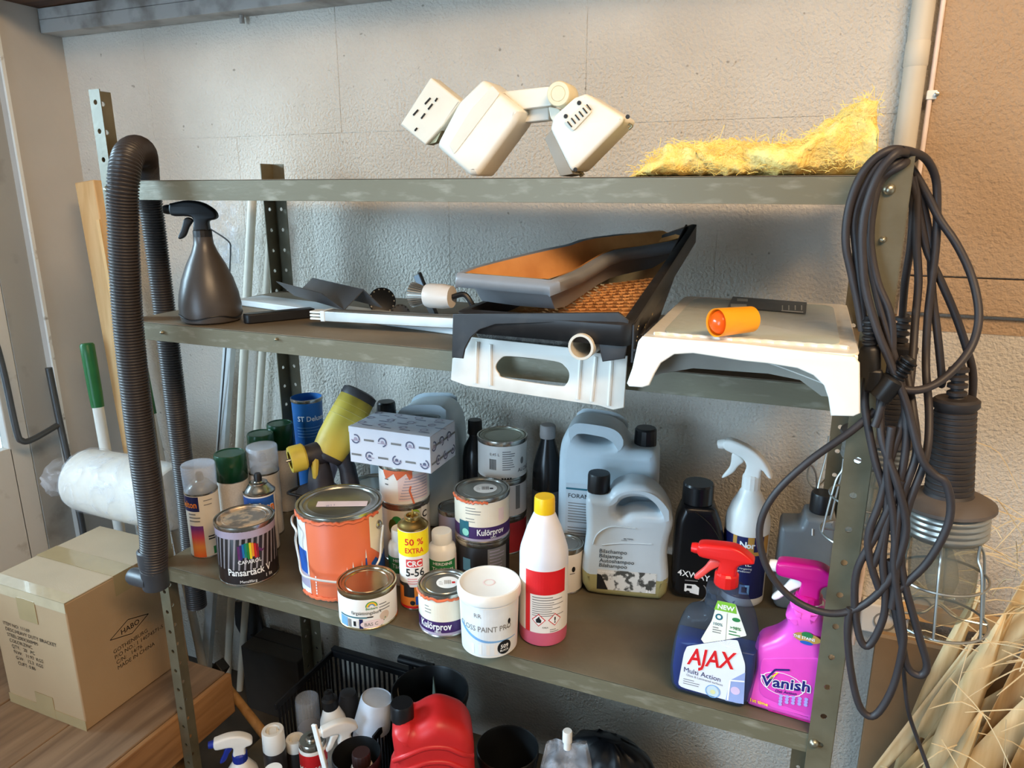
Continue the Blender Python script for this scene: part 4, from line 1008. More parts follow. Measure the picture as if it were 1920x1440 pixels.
# 1 litre metal varnish tin with elephant emblem
m_cap = M('dark_brown_print', (40, 34, 34), .35, var=.08)
t, q = paint_can('black striped one litre paint can with rainbow emblem at shelf front', -1.040, 1.053, Z3, .0605, .130, m_cap, lidm=M('smeared_lid', (150, 142, 134), .4, .5, col2=(226, 200, 170), scale=26, lo=.52, hi=.6))
d = Dec(on_cyl(q)); d.rect(-.085, .105, .085, .121, m_lil)
m_silv = M('silver_stripe', (150, 146, 152), .4, var=.1)
for i in range(15):
    u = -.082 + i * .0115; d.poly([(u - .010, .030), (u - .0065, .030), (u + .0035, .105), (u - .001, .105)], m_silv, 0, 'stripe')
d.poly([(-.085, .0005), (.085, .0005), (.085, .034), (-.085, .034)], m_cap, 1, 'label') if False else d.rect(-.085, .004, .085, .036, m_cap, 1)
cols = [(96, 40, 96), (60, 40, 110), (30, 110, 170), (20, 130, 110), (40, 130, 60), (230, 210, 40), (240, 150, 40), (200, 40, 40), (140, 24, 40)]
for i, c_ in enumerate(cols):
    u = -.020 + i * .0046; hgt_ = .088 + .008 * math.sin(PI * (i + .7) / 9.4); d.rect(u, .060 + (.004 if i in (2, 3, 6) else 0), u + .0042, hgt_, M('emblem_%d' % i, c_, .4), 2, 'emblem', n=1)
d.poly([(.021, .082), (.030, .074), (.034, .079), (.032, .072), (.027, .070), (.021, .074)], M('emblem_0', (96, 40, 96), .4), 2, 'emblem')
d.text('CAPAROL', .002, .050, .0115, m_wht, 2, bold=.01, width=.046); d.text('Pansartäck V', .0, .024, .021, m_wht, 2, bold=.02, width=.088); d.text('1 lit', .032, .0105, .011, m_wht, 2, align='L'); d.text('Metallfärg', -.004, .0075, .0085, m_wht, 2, bold=.01)
d.build(t)

# paint sprayer standing on its cup
m_yb = M('dusty_yellow_plastic', (206, 178, 66), .5, col2=(164, 140, 60), scale=14, lo=.5, hi=.75)
m_dkp = M('dusty_black_plastic', (44, 42, 48), .5, col2=(66, 62, 62), scale=20)
cx, cy = -.982, 1.222
ps = thing('paint_sprayer', 'yellow and black electric paint sprayer resting on its grey cup', 'paint sprayer', (cx, cy, Z3))
B().lathe([(0, .001), (.036, .001), (.043, .006), (.046, .03), (.046, .085), (.044, .098), (0, .098)], 36).build('cup', M('stained_translucent_cup', (134, 128, 122), .4, col2=(92, 86, 82), scale=18, lo=.4, hi=.65), ps)
B().lathe([(0, .098), (.0475, .098), (.0485, .102), (.0485, .128), (.044, .134), (.02, .140), (0, .140)], 36).build('cup_lid', m_dkp, ps)
org = ps.location
nz0 = at(547, 862, 1.17) - org; hd0 = at(580, 853, 1.20) - org; hd1 = at(618, 846, 1.245) - org; re0 = at(674, 740, 1.325) - org
def along(bl, p, q_):
    return bl.xf(Matrix.Translation(p) @ (q_ - p).to_track_quat('Z', 'X').to_matrix().to_4x4())
Lb = (re0 - hd1).length
along(B().lathe([(0, -.016), (.032, -.016), (.038, -.006), (.042, .03), (.042, Lb * .5), (.040, Lb * .9), (.033, Lb), (0, Lb)], 30), hd1, re0).build('motor_housing', m_yb, ps)
along(B().lathe([(.040, Lb * .91), (.041, Lb * .94), (.040, Lb + .004), (.031, Lb + .008), (0, Lb + .008)], 30), hd1, re0).build('rear_cap', m_dkp, ps)
for k, f in enumerate((.55, .66, .77)): along(B().lathe([(.0415 - .0008 * k, Lb * f), (.0426 - .0008 * k, Lb * f + .001), (.0415 - .0008 * k, Lb * f + .002)], 30), hd1, re0).build('housing_line', M('pale_line', (214, 196, 120), .5), ps)
along(B().lathe([(0, -.022), (.031, -.022), (.036, -.016), (.036, -.006), (.032, .0), (0, .0)], 30), hd1, re0).build('collar', m_dkp, ps)
along(B().lathe([(0, 0), (.021, 0), (.023, .01), (.026, .04), (.028, (hd1 - nz0).length), (0, (hd1 - nz0).length)], 24), nz0 + (hd1 - nz0) * .12, hd1 + Vector((0, 0, .002))).build('spray_head', m_dkp, ps)
rb = B(); seg = 26; rings = []
for (r_, z_) in ((.019, -.004), (.0275, -.004), (.029, 0), (.029, .026), (.025, .030)):
    rings.append([((r_ + (.0008 if i % 2 else 0)) * math.cos(2 * PI * i / seg), (r_ + (.0008 if i % 2 else 0)) * math.sin(2 * PI * i / seg), z_) for i in range(seg)])
along(rb.loft(rings, False, False), nz0, hd0).build('nozzle_cap', m_yb, ps)
along(B().lathe([(0, .0), (.018, .0), (.018, .004), (0, .004)], 20), nz0, hd0).build('nozzle_face', m_tin, ps)
along(B().lathe([(0, -.012), (.003, -.012), (.004, .0), (0, .002)], 10), nz0, hd0).build('nozzle_tip', m_tin, ps)
p0 = hd0.lerp(hd1, .55)
B().tube([p0 + Vector((0, -.02, .012)), p0 + Vector((.004, -.026, -.01)), p0 + Vector((.0, -.024, -.05))], [.008, .009, .006], 8).build('trigger', m_yb, ps)
B().lathe([(0, .135), (.03, .135), (.026, .17), (.02, .20), (0, .20)], 20, (.01, .0, 0)).build('cup_neck', m_dkp, ps)
p1 = hd1.lerp(re0, .25)
b = B().tube([p1 + Vector((0, 0, -.02)), p1 + Vector((.022, .0, -.07)), p1 + Vector((.03, .0, -.125))], [.02, .019, .021], 14); b.build('handle', m_dkp, ps)
B().tube(cr([p1 + Vector((.03, 0, -.125)), p1 + Vector((.03, -.03, -.145)), Vector((-.02, -.052, .135)), Vector((-.055, -.03, .128)), Vector((-.04, .02, .13))], 6, False), .0035, 8).build('power_lead', m_bp, ps)

# big orange-smeared can with bail
m_orange = M('orange_paint_coat', (224, 112, 72), .42, var=.05, scale=8, bump=.04, bscale=20)
t, q = paint_can('large paint can coated in orange paint with wire bail and taped lid', -.836, 1.104, Z3, .0865, .178, m_orange, name='paint_bucket')
d = Dec(on_cyl(q))
d.poly([(-.120, .004), (-.074, .004), (-.078, .165), (-.122, .165)], m_paper, 0); d.rect(-.118, .05, -.080, .10, m_blue, 1, 'print'); d.rect(-.118, .02, -.076, .05, m_lil, 1, 'print')
pat = [(.060, .166), (.058, .120), (.064, .085), (.072, .075), (.10, .070), (.115, .07), (.115, .166)]
for i in range(9):
    u0 = .058 + i * .0065; u1 = u0 + .0067; d.poly([(u0, .168 - i * .0004), (u0, .10 - i * .006), (u1, .094 - i * .006), (u1, .168 - i * .0004)], m_cream_l, 0)
    d.poly([(u0, .066 + (i % 3) * .004), (u0, .03), (u1, .03), (u1, .066 + ((i + 1) % 3) * .004)], m_blue, 1, 'print')
for u, v0, v1, w_ in ((.006, .035, .066, .004), (.018, .04, .075, .005), (.028, .032, .058, .004), (.036, .04, .072, .004), (.046, .036, .094, .004), (.012, .03, .045, .003)):
    d.poly([(u - w_, v0), (u + w_, v0), (u + w_ * .2, v1), (u - w_ * .2, v1)], m_blue, 1, 'print'); d.poly([(u - w_ * .4, v1 - .012), (u + w_ * .4, v1 - .012), (u, v1 + .008)], m_wht, 2, 'print')
for i in range(7): d.rect(-.060, .012 + i * .006, -.0575, .016 + i * .006, m_wht, 1, 'print', n=1)
d.build(t)
rr = random.Random(9); b = B(); ring = []                                 # paint runs round rim and foot
b.tube([(q * 1.012 * math.sin(a), -q * 1.012 * math.cos(a), .168 + rr.uniform(-.004, .002)) for a in [-1.6 + 2.6 * i / 40 for i in range(41)]], .0032, 6); b.build('paint_run', m_orange, t)
b = B(); b.tube([(q * 1.02 * math.sin(a), -q * 1.02 * math.cos(a), .004 + rr.uniform(0, .003)) for a in [-1.2 + 1.8 * i / 40 for i in range(41)]], .0034, 6); b.build('paint_run', m_orange, t)
d = Dec(on_plane((0, 0, .1742), (1, 0, 0), (0, 1, 0)), .0006); d.poly([(-.046, -.012), (.052, -.034), (.056, -.010), (-.042, .014)], m_pink, 0, 'tape'); d.text('#11', -.018, -.016, .012, m_lil, 1); d.build(t)
for a in (1.02, -2.1):
    b = B().lathe([(0, 0), (.009, 0), (.009, .003), (.005, .007), (0, .008)], 16); b.xf(Matrix.Rotation(a, 4, 'Z') @ Matrix.Translation((0, -q, .138)) @ Matrix.Rotation(PI / 2, 4, 'X')); b.build('bail_ear', m_tin, t)
Rb = q + .007
bail = [(1.02, .138), (.92, .108), (.72, .075), (.42, .054), (.30, .050), (.0, .052), (-.30, .056), (-.62, .058), (-.88, .062), (-1.08, .085), (-1.18, .118), (-1.10, .142), (-1.35, .150), (-1.8, .145), (-2.1, .138)]
B().tube(cr([((Rb + (.012 if -1.0 < a < .9 else .004)) * math.sin(a), -(Rb + (.012 if -1.0 < a < .9 else .004)) * math.cos(a), z_) for a, z_ in bail], 4, False), .0023, 6).build('wire_bail', M('galvanised_wire', (224, 224, 220), .35, .3), t)

paint_can('round tin with bare domed metal lid behind the orange can', -.888, 1.300, Z3, .0495, .135, m_tin, name='round_tin', cat='tin')
# stack under the white box
t, q = paint_can('paint can with green leaf print, lower one under the white box', -.777, 1.258, Z3, .0545, .134, M('pale_grey_label', (196, 192, 182), .45, var=.05), turn=0)
d = Dec(on_cyl(q)); d.disc(-.020, .095, .013, m_grn, 0, 'print', ry=.016); d.disc(-.030, .085, .010, M('dark_leaf_print', (60, 74, 30), .45), 1, 'print', ry=.018); d.disc(.020, .112, .012, M('lime_print', (150, 180, 60), .45), 0, 'print'); d.rect(.036, .03, .054, .128, m_paper, 1); d.text('C', .045, .100, .022, m_blk2, bold=.03); d.text('O', .045, .072, .020, m_blk2, bold=.02); d.rect(-.012, .03, .03, .05, m_paper, 1); d.build(t)
t, q = paint_can('white paint can with red drip and grey streaks right under the white box', -.777, 1.258, Z3 + .1343, .0555, .088, m_paper)
d = Dec(on_cyl(q)); d.rect(-.014, .012, .06, .070, m_pink, 0); 
for i in range(8): d.rect(-.012 + i * .002, .016 + i * .0065, .055, .018 + i * .0065, m_lil, 1, 'print')
for i in range(10):
    u = -.048 + i * .0065; d.poly([(u, .080), (u, .074 - .005 * ((i * 7) % 4)), (u + .0066, .074 - .005 * ((i * 7 + 7) % 4)), (u + .0066, .080)], m_orange, 2, 'paint_drip')
d.line([(.013, .045), (.010, .035), (.019, .004)], .004, m_orange, 2, 'paint_drip'); d.lines(-.045, .07, -.035, 3, .012, .003, m_gry, 1); d.build(t)
# white printed box
bxw = thing('white_carton', 'small white carton printed with grey parts drawings on top of cans', 'box', (-.776, 1.258, Z3 + .2225)); bxw.rotation_euler = (0, 0, R(1.5))
w2, d2, h2 = .096, .058, .080
B().box(-w2, w2, -d2, d2, .0003, h2).build('carton', M('white_carton_board', (224, 226, 236), .55, var=.02), bxw, bev=.0012)
B().box(-w2 - .0003, w2 + .0003, -d2 - .0004, -d2 + .012, h2 - .012, h2 + .0003).build('tuck_flap', M('white_carton_board', (224, 226, 236), .55), bxw)
m_pg = M('slate_print', (96, 100, 128), .5)
def parts_print(d, W, H, seed):
    k = 0
    for j, v in enumerate((.24 * H, .68 * H)):
        for i in range(6):
            u = -W + .016 + i * (2 * W - .03) / 5
            if (i + j) % 2: 
                d.ring(u, v, .0075, .0105, m_pg, 0, 'parts_drawing', a0=.6 * k, a1=.6 * k + 4.6); d.disc(u, v, .0038, m_pg if k % 2 else m_lil, 0, 'parts_drawing'); d.rect(u - .011, v - .004, u + .011, v - .002, m_lil, 1, 'parts_drawing')
            else: d.rect(u - .012, v - .0022, u + .012, v + .0022, m_gry, 0, 'print')
            k += 1
d = Dec(on_plane((0, -d2 - .0004, 0), (1, 0, 0), (0, 0, 1))); parts_print(d, w2, h2, 1); d.build(bxw)
d = Dec(on_plane((w2 + .0003, 0, 0), (0, 1, 0), (0, 0, 1))); parts_print(d, d2, h2, 2); d.build(bxw)
d = Dec(on_plane((0, 0, h2 + .0003), (1, 0, 0), (0, 1, 0)))
for j in range(3):
    for i in range(4): d.rect(-.075 + i * .045 + .02 * (j % 2), -.04 + j * .035, -.05 + i * .045 + .02 * (j % 2), -.037 + j * .035, m_pg, 0, 'print'); d.ring(-.085 + i * .05, -.025 + j * .035, .006, .0085, m_lil, 0, 'parts_drawing', n=14)
d.build(bxw)

# canisters
m_hdpe = M('cloudy_bluish_plastic', (200, 214, 222), .35, var=.04, sss=.1)
OB = [(150, 1235), (148, 700), (150, 400), (163, 290), (200, 200), (255, 153), (330, 145), (480, 162), (560, 205), (598, 262), (640, 300), (800, 302), (824, 380), (826, 700), (824, 1235)]
OH = [(280, 203), (340, 196), (480, 210), (527, 245), (500, 280), (400, 287), (310, 262)]
def jug(label, x, y, turn, sx=1.0, group=None, s=1.0, body=None, hgt=.325):
    k = hgt / 1085.0
    t = thing('plastic_canister', label, 'canister', (x, y, Z3), face(x, y) * .6 + turn, group)
    f = lambda a, b_: ((a - 487) * .30e-3 * sx * s, (1235 - b_) * k + .001)
    o_ = [f(*p) for p in OB]; h_ = [tuple(v) for v in cr([f(*p) for p in OH], 4)]
    o_ = rnd(o_, .3, 3)
    if sx < 0: o_ = o_[::-1]
    plate('body', body or m_hdpe, t, o_, [h_], .105, .018, (0, 0, .0), bres=3)
    c_ = f(722, 300)
    b = B(); seg = 30; rings = []
    for (r_, z_) in ((.0215, -.004), (.0225, 0), (.0215, .030), (.019, .034)):
        rings.append([(c_[0] + (r_ + (.0006 if i % 2 else 0)) * math.cos(2 * PI * i / seg), (r_ + (.0006 if i % 2 else 0)) * math.sin(2 * PI * i / seg), c_[1] + z_) for i in range(seg)])
    b.loft(rings).build('screw_cap', m_capk, t, ang=25)
    return t
t = jug('large cloudy blue canister with black cap behind the shampoo canister', -.352, 1.382, 0)
d = Dec(on_plane((0, -.0525, 0), (1, 0, 0), (0, 0, 1)))
d.rect(-.083, .075, .05, .20, M('pale_blue_label', (200, 208, 214), .5), 0); d.rect(-.083, .186, .05, .190, m_teal, 1, 'stripe'); d.text('FORAMEDI', -.078, .168, .0135, m_blk2, align='L', bold=.01); d.lines(-.078, .155, -.01, 8, .006, .002, m_gry, 1); d.lines(-.078, .10, .0, 4, .006, .002, m_gry, 1, seed=3); d.build(t)
t = jug('cloudy blue canister with black cap and grip behind the white carton', -.832, 1.417, -.1, -1.0, s=1.08, hgt=.305)

# bottles behind
m_bg = M('black_bottle_plastic', (20, 20, 22), .25, var=.1)
t = thing('black_bottle', 'black bottle with black cap half hidden behind the white tins', 'bottle', (-.688, 1.432, Z3), face(-.695, 1.428)); B().lathe([(0, .001), (.028, .001), (.03, .006), (.03, .18), (.026, .205), (.014, .228), (.0135, .24), (0, .24)], 28).build('bottle', m_bg, t); B().lathe([(0, .236), (.0165, .236), (.017, .24), (.0165, .268), (.015, .270), (0, .270)], 24).build('screw_cap', m_capk, t)
t = thing('black_bottle', 'dark bottle with grey cap standing left of the large canister', 'bottle', (-.498, 1.402, Z3), face(-.503, 1.388)); B().lathe([(0, .001), (.030, .001), (.033, .006), (.033, .17), (.031, .20), (.020, .243), (.0155, .258), (.0155, .27), (0, .27)], 28).build('bottle', m_bg, t); B().lathe([(0, .262), (.017, .262), (.0175, .266), (.017, .288), (.015, .291), (0, .291)], 24).build('screw_cap', M('grey_cap', (140, 134, 132), .45), t)
d = Dec(on_cyl(.033)); d.rect(-.05, .02, .05, .145, M('dark_grey_label', (92, 90, 92), .5), 0); d.lines(-.02, .13, .025, 10, .010, .003, m_gry, 1); d.build(t)

# stack of three white tins
t, q = paint_can('red label paint tin at the bottom of the white tin stack', -.593, 1.372, Z3, .055, .088, M('red_tin_label', (150, 40, 48), .45, var=.1))
t, q = paint_can('plain white paint tin in the middle of the three tin stack', -.593, 1.372, Z3 + .0883, .0555, .088, M('offwhite_tin_label', (224, 218, 214), .45, var=.03)); d = Dec(on_cyl(q)); d.rect(.030, .02, .042, .075, m_gry, 0, 'barcode'); d.build(t)
t, q = paint_can('white paint tin with barcode at the top of the three tin stack', -.593, 1.372, Z3 + .1767, .0555, .090, m_paper, lidm=M('dusty_tin_lid', (176, 176, 160), .45, .5, var=.1))
d = Dec(on_cyl(q)); d.text('0,45 L', -.028, .058, .009, m_gry, align='L')
for i in range(9): d.rect(-.029 + i * .0018, .026, -.028 + i * .0018, .050, m_blk2, 0, 'barcode', n=1)
d.lines(.0, .066, .03, 9, .005, .002, m_gry, 0); d.text('ALCRO', .035, .018, .012, m_gry, align='L', bold=.02); d.disc(.048, .042, .005, m_gry, 0, 'print', ry=.008)
for i in range(4): d.rect(-.002 + i * .006, .003, .002 + i * .006, .008, m_blk2, 0, 'print', n=1)
d.build(t)
paint_can('lavender paint tin with grey lid half hidden behind other tins', -.682, 1.314, Z3, .0395, .105, M('lavender_tin', (178, 168, 186), .45, var=.04), name='paint_tin', cat='paint can')

# sample tins
def sample_label(d, q, h, fs):
    d.rect(-q * 1.5, .008, q * 1.5, h - .012, m_cream_l, 0); d.rect(-q * 1.45, .010, q * 1.45, .010 + h * .26, m_pur, 1); d.rect(-q * 1.45, .005, q * 1.45, .010, m_lil, 1, 'stripe')
t, q = paint_can('black and grey paint tin under the sample tin', -.580, 1.236, Z3, .0575, .098, M('black_tin_label', (34, 32, 34), .4, var=.1)); d = Dec(on_cyl(q)); d.rect(.010, .01, .056, .085, m_gry, 0); d.lines(.014, .078, .052, 10, .007, .002, m_lil, 1); d.rect(-.044, .034, -.026, .062, M('pale_teal_print', (90, 140, 160), .45), 1); d.rect(-.01, .012, .008, .022, m_wht, 1, 'print'); d.build(t)
t, q = paint_can('colour sample paint tin with purple band, upper one of a stack', -.580, 1.236, Z3 + .0983, .0575, .098, m_paper, sticker='b'); d = Dec(on_cyl(q)); sample_label(d, q, .098, 1)
d.text('Kulörprov', .018, .0185, .0185, m_wht, 3, bold=.02, width=.058); d.text('test', .022, .011, .008, m_wht, 3); d.rect(-.052, .012, -.028, .046, m_teal, 2, 'print'); d.disc(-.036, .022, .008, M('mint_print', (150, 220, 200), .4), 3, 'print'); d.lines(-.035, .075, .0, 3, .006, .0015, m_gry, 2); d.lines(-.035, .052, -.012, 2, .006, .0015, m_gry, 2, seed=5); d.rect(.034, .045, .048, .072, m_pink, 2, 'print'); d.build(t)
b = B(); b.tube([(q * 1.018 * math.sin(a), -q * 1.018 * math.cos(a), .0905 + rr.uniform(-.004, .001)) for a in [-1.5 + 1.7 * i / 26 for i in range(27)]], .0028, 6); b.build('paint_run', m_orange, t)
t, q = paint_can('colour sample paint tin with purple band in the front row', -.570, 1.047, Z3, .0495, .086, m_paper, sticker='r'); d = Dec(on_cyl(q)); sample_label(d, q, .086, 1)
d.text('Kulörprov', -.020, .0165, .020, m_wht, 3, bold=.02, width=.062); d.text('test', -.014, .0105, .008, m_wht, 3); d.text('0.5L', .030, .008, .0085, m_wht, 3, bold=.02, align='L'); d.lines(-.040, .06, -.025, 3, .006, .0015, m_gry, 2); d.build(t)
b = B(); b.tube([(q * 1.018 * math.sin(a), -q * 1.018 * math.cos(a), .0775 + rr.uniform(-.003, .001)) for a in [-1.5 + 2.4 * i / 30 for i in range(31)]], .0025, 6); b.build('paint_run', m_orange, t)

# two small white bottles
def herd(label, x, y):
    t = thing('white_bottle', label, 'bottle', (x, y, Z3), face(x, y), 'small white bottles behind the yellow can')
    B().lathe([(0, .001), (.026, .001), (.0285, .004), (.0285, .078), (.0265, .088), (.019, .094), (.018, .098), (0, .098)], 32).build('bottle', m_wpl, t)
    B().lathe([(0, .095), (.0205, .095), (.021, .098), (.0208, .116), (.0195, .119), (0, .1195)], 32).build('screw_cap', m_wpl, t)
    d = Dec(on_cyl(.0285)); d.rect(-.045, .030, .030, .065, m_grn, 0); d.text('HERDINS', .0, .056, .0085, m_wht, bold=.02, width=.04); d.text('Täckbets', .0, .042, .013, m_wht, width=.046); d.rect(.032, .03, .044, .07, m_pink, 0, 'barcode'); d.build(t)
herd('small white bottle with green label left of the yellow can', -.722, 1.150)
herd('small white bottle with green label right of the yellow can', -.640, 1.170)

# lubricant can
m_canw = M('white_can_print', (236, 230, 224), .35)
t = spray_can('yellow and white lubricant spray can without cap in front row', -.656, 1.086, Z3, .0288, .166, 'none', m_canw, dome=M('rusty_gold_dome', (168, 140, 84), .3, .9, var=.2, scale=40))
d = Dec(on_cyl(.0288)); R2 = .0288 * PI * .98
d.rect(-R2, .114, R2, .164, m_yel, 0); d.text('50 %', .001, .138, .0185, m_red, 1, bold=.015, width=.036); d.text('EXTRA', .001, .1215, .0145, m_red, 1, bold=.015, width=.036)
d.rect(-.016, .092, .016, .108, M('warm_red_print', (216, 60, 62), .4), 1, 'emblem'); d.text('CRC', .0, .0945, .0155, m_wht, 2, bold=.03, width=.028); d.text('5-56', .001, .073, .0225, m_blk2, 1, bold=.02, width=.036); d.lines(-.014, .066, .016, 3, .005, .0022, M('pinkish_print', (220, 150, 150), .45), 1)
d.rect(-R2, .006, R2, .050, m_orp, 0, 'print'); d.rect(-.024, .028, -.002, .050, m_blk2, 1, 'print'); d.disc(-.006, .016, .005, m_blk2, 1, 'print'); d.rect(.0, .012, .010, .030, m_blue, 2, 'print'); d.rect(.008, .018, .018, .034, m_blk2, 1, 'print'); d.poly([(-R2, .05), (-.01, .05), (-.014, .058), (-R2, .055)], m_blk2, 1, 'print'); d.rect(-R2, .004, R2, .009, m_red, 1, 'stripe'); d.build(t)
B().lathe([(0, .18), (.002, .18), (.0015, .198), (0, .198)], 8).build('valve_stem', M('brass_stem', (190, 150, 70), .3, .8), t)

# primer tin
t, q = paint_can('squat white paint tin with rainbow emblem and bare metal lid', -.719, 1.016, Z3, .0560, .074, m_paper, lidm=M('bright_tin_lid', (176, 160, 134), .22, .95, var=.2, scale=14), rimm=M('gold_tin_rim', (196, 178, 140), .25, .95))
d = Dec(on_cyl(q)); cu = .006
for i, c_ in enumerate(((60, 140, 70), (240, 210, 60), (240, 160, 50), (60, 150, 190))): d.ring(cu, .048, .004 + .0018 * (3 - i), .0058 + .0018 * (3 - i), M('rainbow_%d' % i, c_, .4), 1, 'emblem', 0, PI, 14)
d.text('Beckers', cu, .0425, .0068, m_grn, bold=.01); d.text('färgsättningsburk', -.004, .033, .0098, m_blk2, width=.056); d.rect(-.060, .0255, -.003, .028, m_teal, 1, 'stripe'); d.rect(-.003, .026, .008, .0285, m_blk2, 1, 'stripe')
d.rect(-.060, .004, -.042, .024, m_sky, 1, 'print'); d.rect(-.040, .006, -.034, .022, m_gry, 1, 'barcode'); d.rect(-.033, .008, -.020, .020, m_paper, 1); d.rect(-.018, .004, -.011, .024, m_navy, 1, 'print'); d.rect(-.029, .009, -.024, .019, m_blk2, 2, 'print')
d.disc(.006, .0125, .022, m_pink, 2, 'label', ry=.0085); d.text('BAS C', .004, .0095, .0095, m_gry, 3, bold=.01); d.disc(.030, .024, .010, M('beige_flower_print', (214, 190, 170), .5), 1, 'print', ry=.009); d.line([(.022, .006), (.032, .020)], .002, m_grn, 1, 'print'); d.lines(.02, .048, .045, 3, .006, .002, m_gry, 1); d.build(t)

# white plastic tub of black paint
t = thing('plastic_tub', 'white plastic paint tub with pale blue stripe and black spot at front', 'tub', (-.468, 1.022, Z3), face(-.468, 1.022))
rt_ = lambda v: .0495 + .0035 * v / .118
B().lathe([(0, .001), (.046, .001), (.0492, .004), (.0495, .008), (.0528, .112), (0, .112)], 48).build('tub', m_wpl, t)
B().lathe([(.0515, .104), (.0555, .105), (.0562, .108), (.0562, .119), (.0545, .1235), (.0515, .1242), (.049, .1225), (.0465, .1215), (0, .1205)], 48).build('lid', m_wpl, t)
B().lathe([(.008, .121), (.0095, .1213), (.011, .121)], 24).build('lid_mark', m_pink, t)
d = Dec(on_cyl(rt_)); d.rect(-.060, .008, .060, .100, M('cool_white_label', (226, 232, 236), .4), 0)
d.text('RR', -.020, .082, .0115, m_gry, 1); d.text('GLOSS PAINT PRO', -.010, .0555, .0145, m_gry, 1, bold=.01, width=.100, arc=-.5); d.disc(.036, .070, .003, m_blk2, 1, 'print', ry=.0055)
for i in range(24):
    u0 = -.058 + i * .0046; f0, f1 = .034 + 1.4 * max(0, -u0) * max(0, -u0) * 5, .034 + 1.4 * max(0, -(u0 + .0046)) ** 2 * 5
    d.poly([(u0, f0), (u0 + .0047, f1), (u0 + .0047, f1 + .007 * (1 - i / 30)), (u0, f0 + .007 * (1 - i / 30))], m_sky, 1, 'stripe')
for i in range(4): d.rect(-.034 + i * .014, .010, -.028 + i * .014, .030, m_paper, 1, 'print')
d.disc(.027, .022, .0135, m_blk2, 2, 'label', n=28); d.text('509', .027, .0205, .0105, m_wht, 3, bold=.02); d.text('BLACK', .027, .0145, .0055, m_wht, 3, bold=.02); d.lines(.028, .058, .045, 1, .004, .0015, m_gry, 1); d.build(t)

# red label spirit bottle
t = thing('spirit_bottle', 'translucent bottle with yellow cap and red label holding pink liquid', 'bottle', (-.389, 1.084, Z3), face(-.389, 1.084))
m_milk = M('milky_plastic', (226, 228, 238), .35, var=.02, sss=.2); m_pinkl = M('pink_spirit', (206, 96, 122), .3, var=.05)
B().lathe([(.0432, .160), (.0432, .166), (.0415, .178), (.0305, .214), (.0195, .240), (.0165, .244), (.0165, .248), (0, .248)], 40).build('bottle', m_milk, t)
B().lathe([(0, .001), (.039, .001), (.0425, .004), (.0432, .01), (.0432, .1605)], 40).build('liquid_level', m_pinkl, t) if False else None
B().lathe([(0, .001), (.039, .001), (.0425, .004), (.0432, .01), (.0432, .030)], 40).build('pink_liquid', m_pinkl, t)
B().lathe([(.0432, .030), (.0432, .160)], 40).build('bottle_wall', m_milk, t)
b = B(); seg = 36; rings = []
for (r_, z_) in ((.0178, .243), (.0183, .246), (.0178, .268), (.0165, .272)): rings.append([((r_ + (.0004 if i % 2 else 0)) * math.cos(2 * PI * i / seg), (r_ + (.0004 if i % 2 else 0)) * math.sin(2 * PI * i / seg), z_) for i in range(seg)])
b.loft(rings).build('screw_cap', M('yellow_cap', (238, 196, 30), .35), t, ang=25)
d = Dec(on_cyl(.0432)); d.rect(-.060, .030, .060, .150, m_paper, 0); d.rect(-.034, .105, .043, .150, m_red, 1); d.rect(-.034, .030, -.024, .106, m_red, 1)
d.lines(-.020, .099, .04, 2, .005, .0018, m_gry, 1); d.lines(-.020, .089, .04, 7, .0042, .0014, m_gry, 1, seed=8)
for u, k in ((-.008, 0), (.021, 1)):
    s = .0125; d.poly([(u - s, .056), (u, .056 - s), (u + s, .056), (u, .056 + s)], m_red, 1, 'hazard_sign'); s = .0105; d.poly([(u - s, .056), (u, .056 - s), (u + s, .056), (u, .056 + s)], m_wht, 2, 'hazard_sign')
    if k: d.text('!', u, .050, .016, m_blk2, 3, bold=.03)
    else: d.poly([(u - .004, .051), (u + .004, .051), (u + .005, .056), (u + .002, .060), (u + .001, .064), (u - .002, .060), (u - .005, .057)], m_blk2, 3, 'hazard_sign')
d.text('FARA', .004, .040, .0045, m_blk2, 1); d.lines(.012, .036, .03, 2, .004, .0014, m_gry, 1); d.build(t)

t, q = paint_can('small white paint tin half hidden behind the red label bottle', -.408, 1.258, Z3, .039, .098, m_paper, name='paint_tin'); d = Dec(on_cyl(q)); d.disc(.020, .055, .004, m_blk2, 0, 'print', ry=.006); d.lines(.012, .045, .03, 1, .005, .002, m_gry, 0); d.build(t)

# ---------------------------------------------------------------- right group on shelf three
def ribcap(parent, c, z0, r, h, mat, name='screw_cap', seg=32, k=.0005):
    b = B(); rings = []
    for (r_, z_) in ((r * .97, 0), (r * 1.02, .002), (r, h * .9), (r * .93, h)):
        rings.append([(c[0] + (r_ + (k if i % 2 else 0)) * math.cos(2 * PI * i / seg), c[1] + (r_ + (k if i % 2 else 0)) * math.sin(2 * PI * i / seg), z0 + z_) for i in range(seg)])
    return b.loft(rings).build(name, mat, parent, ang=25)
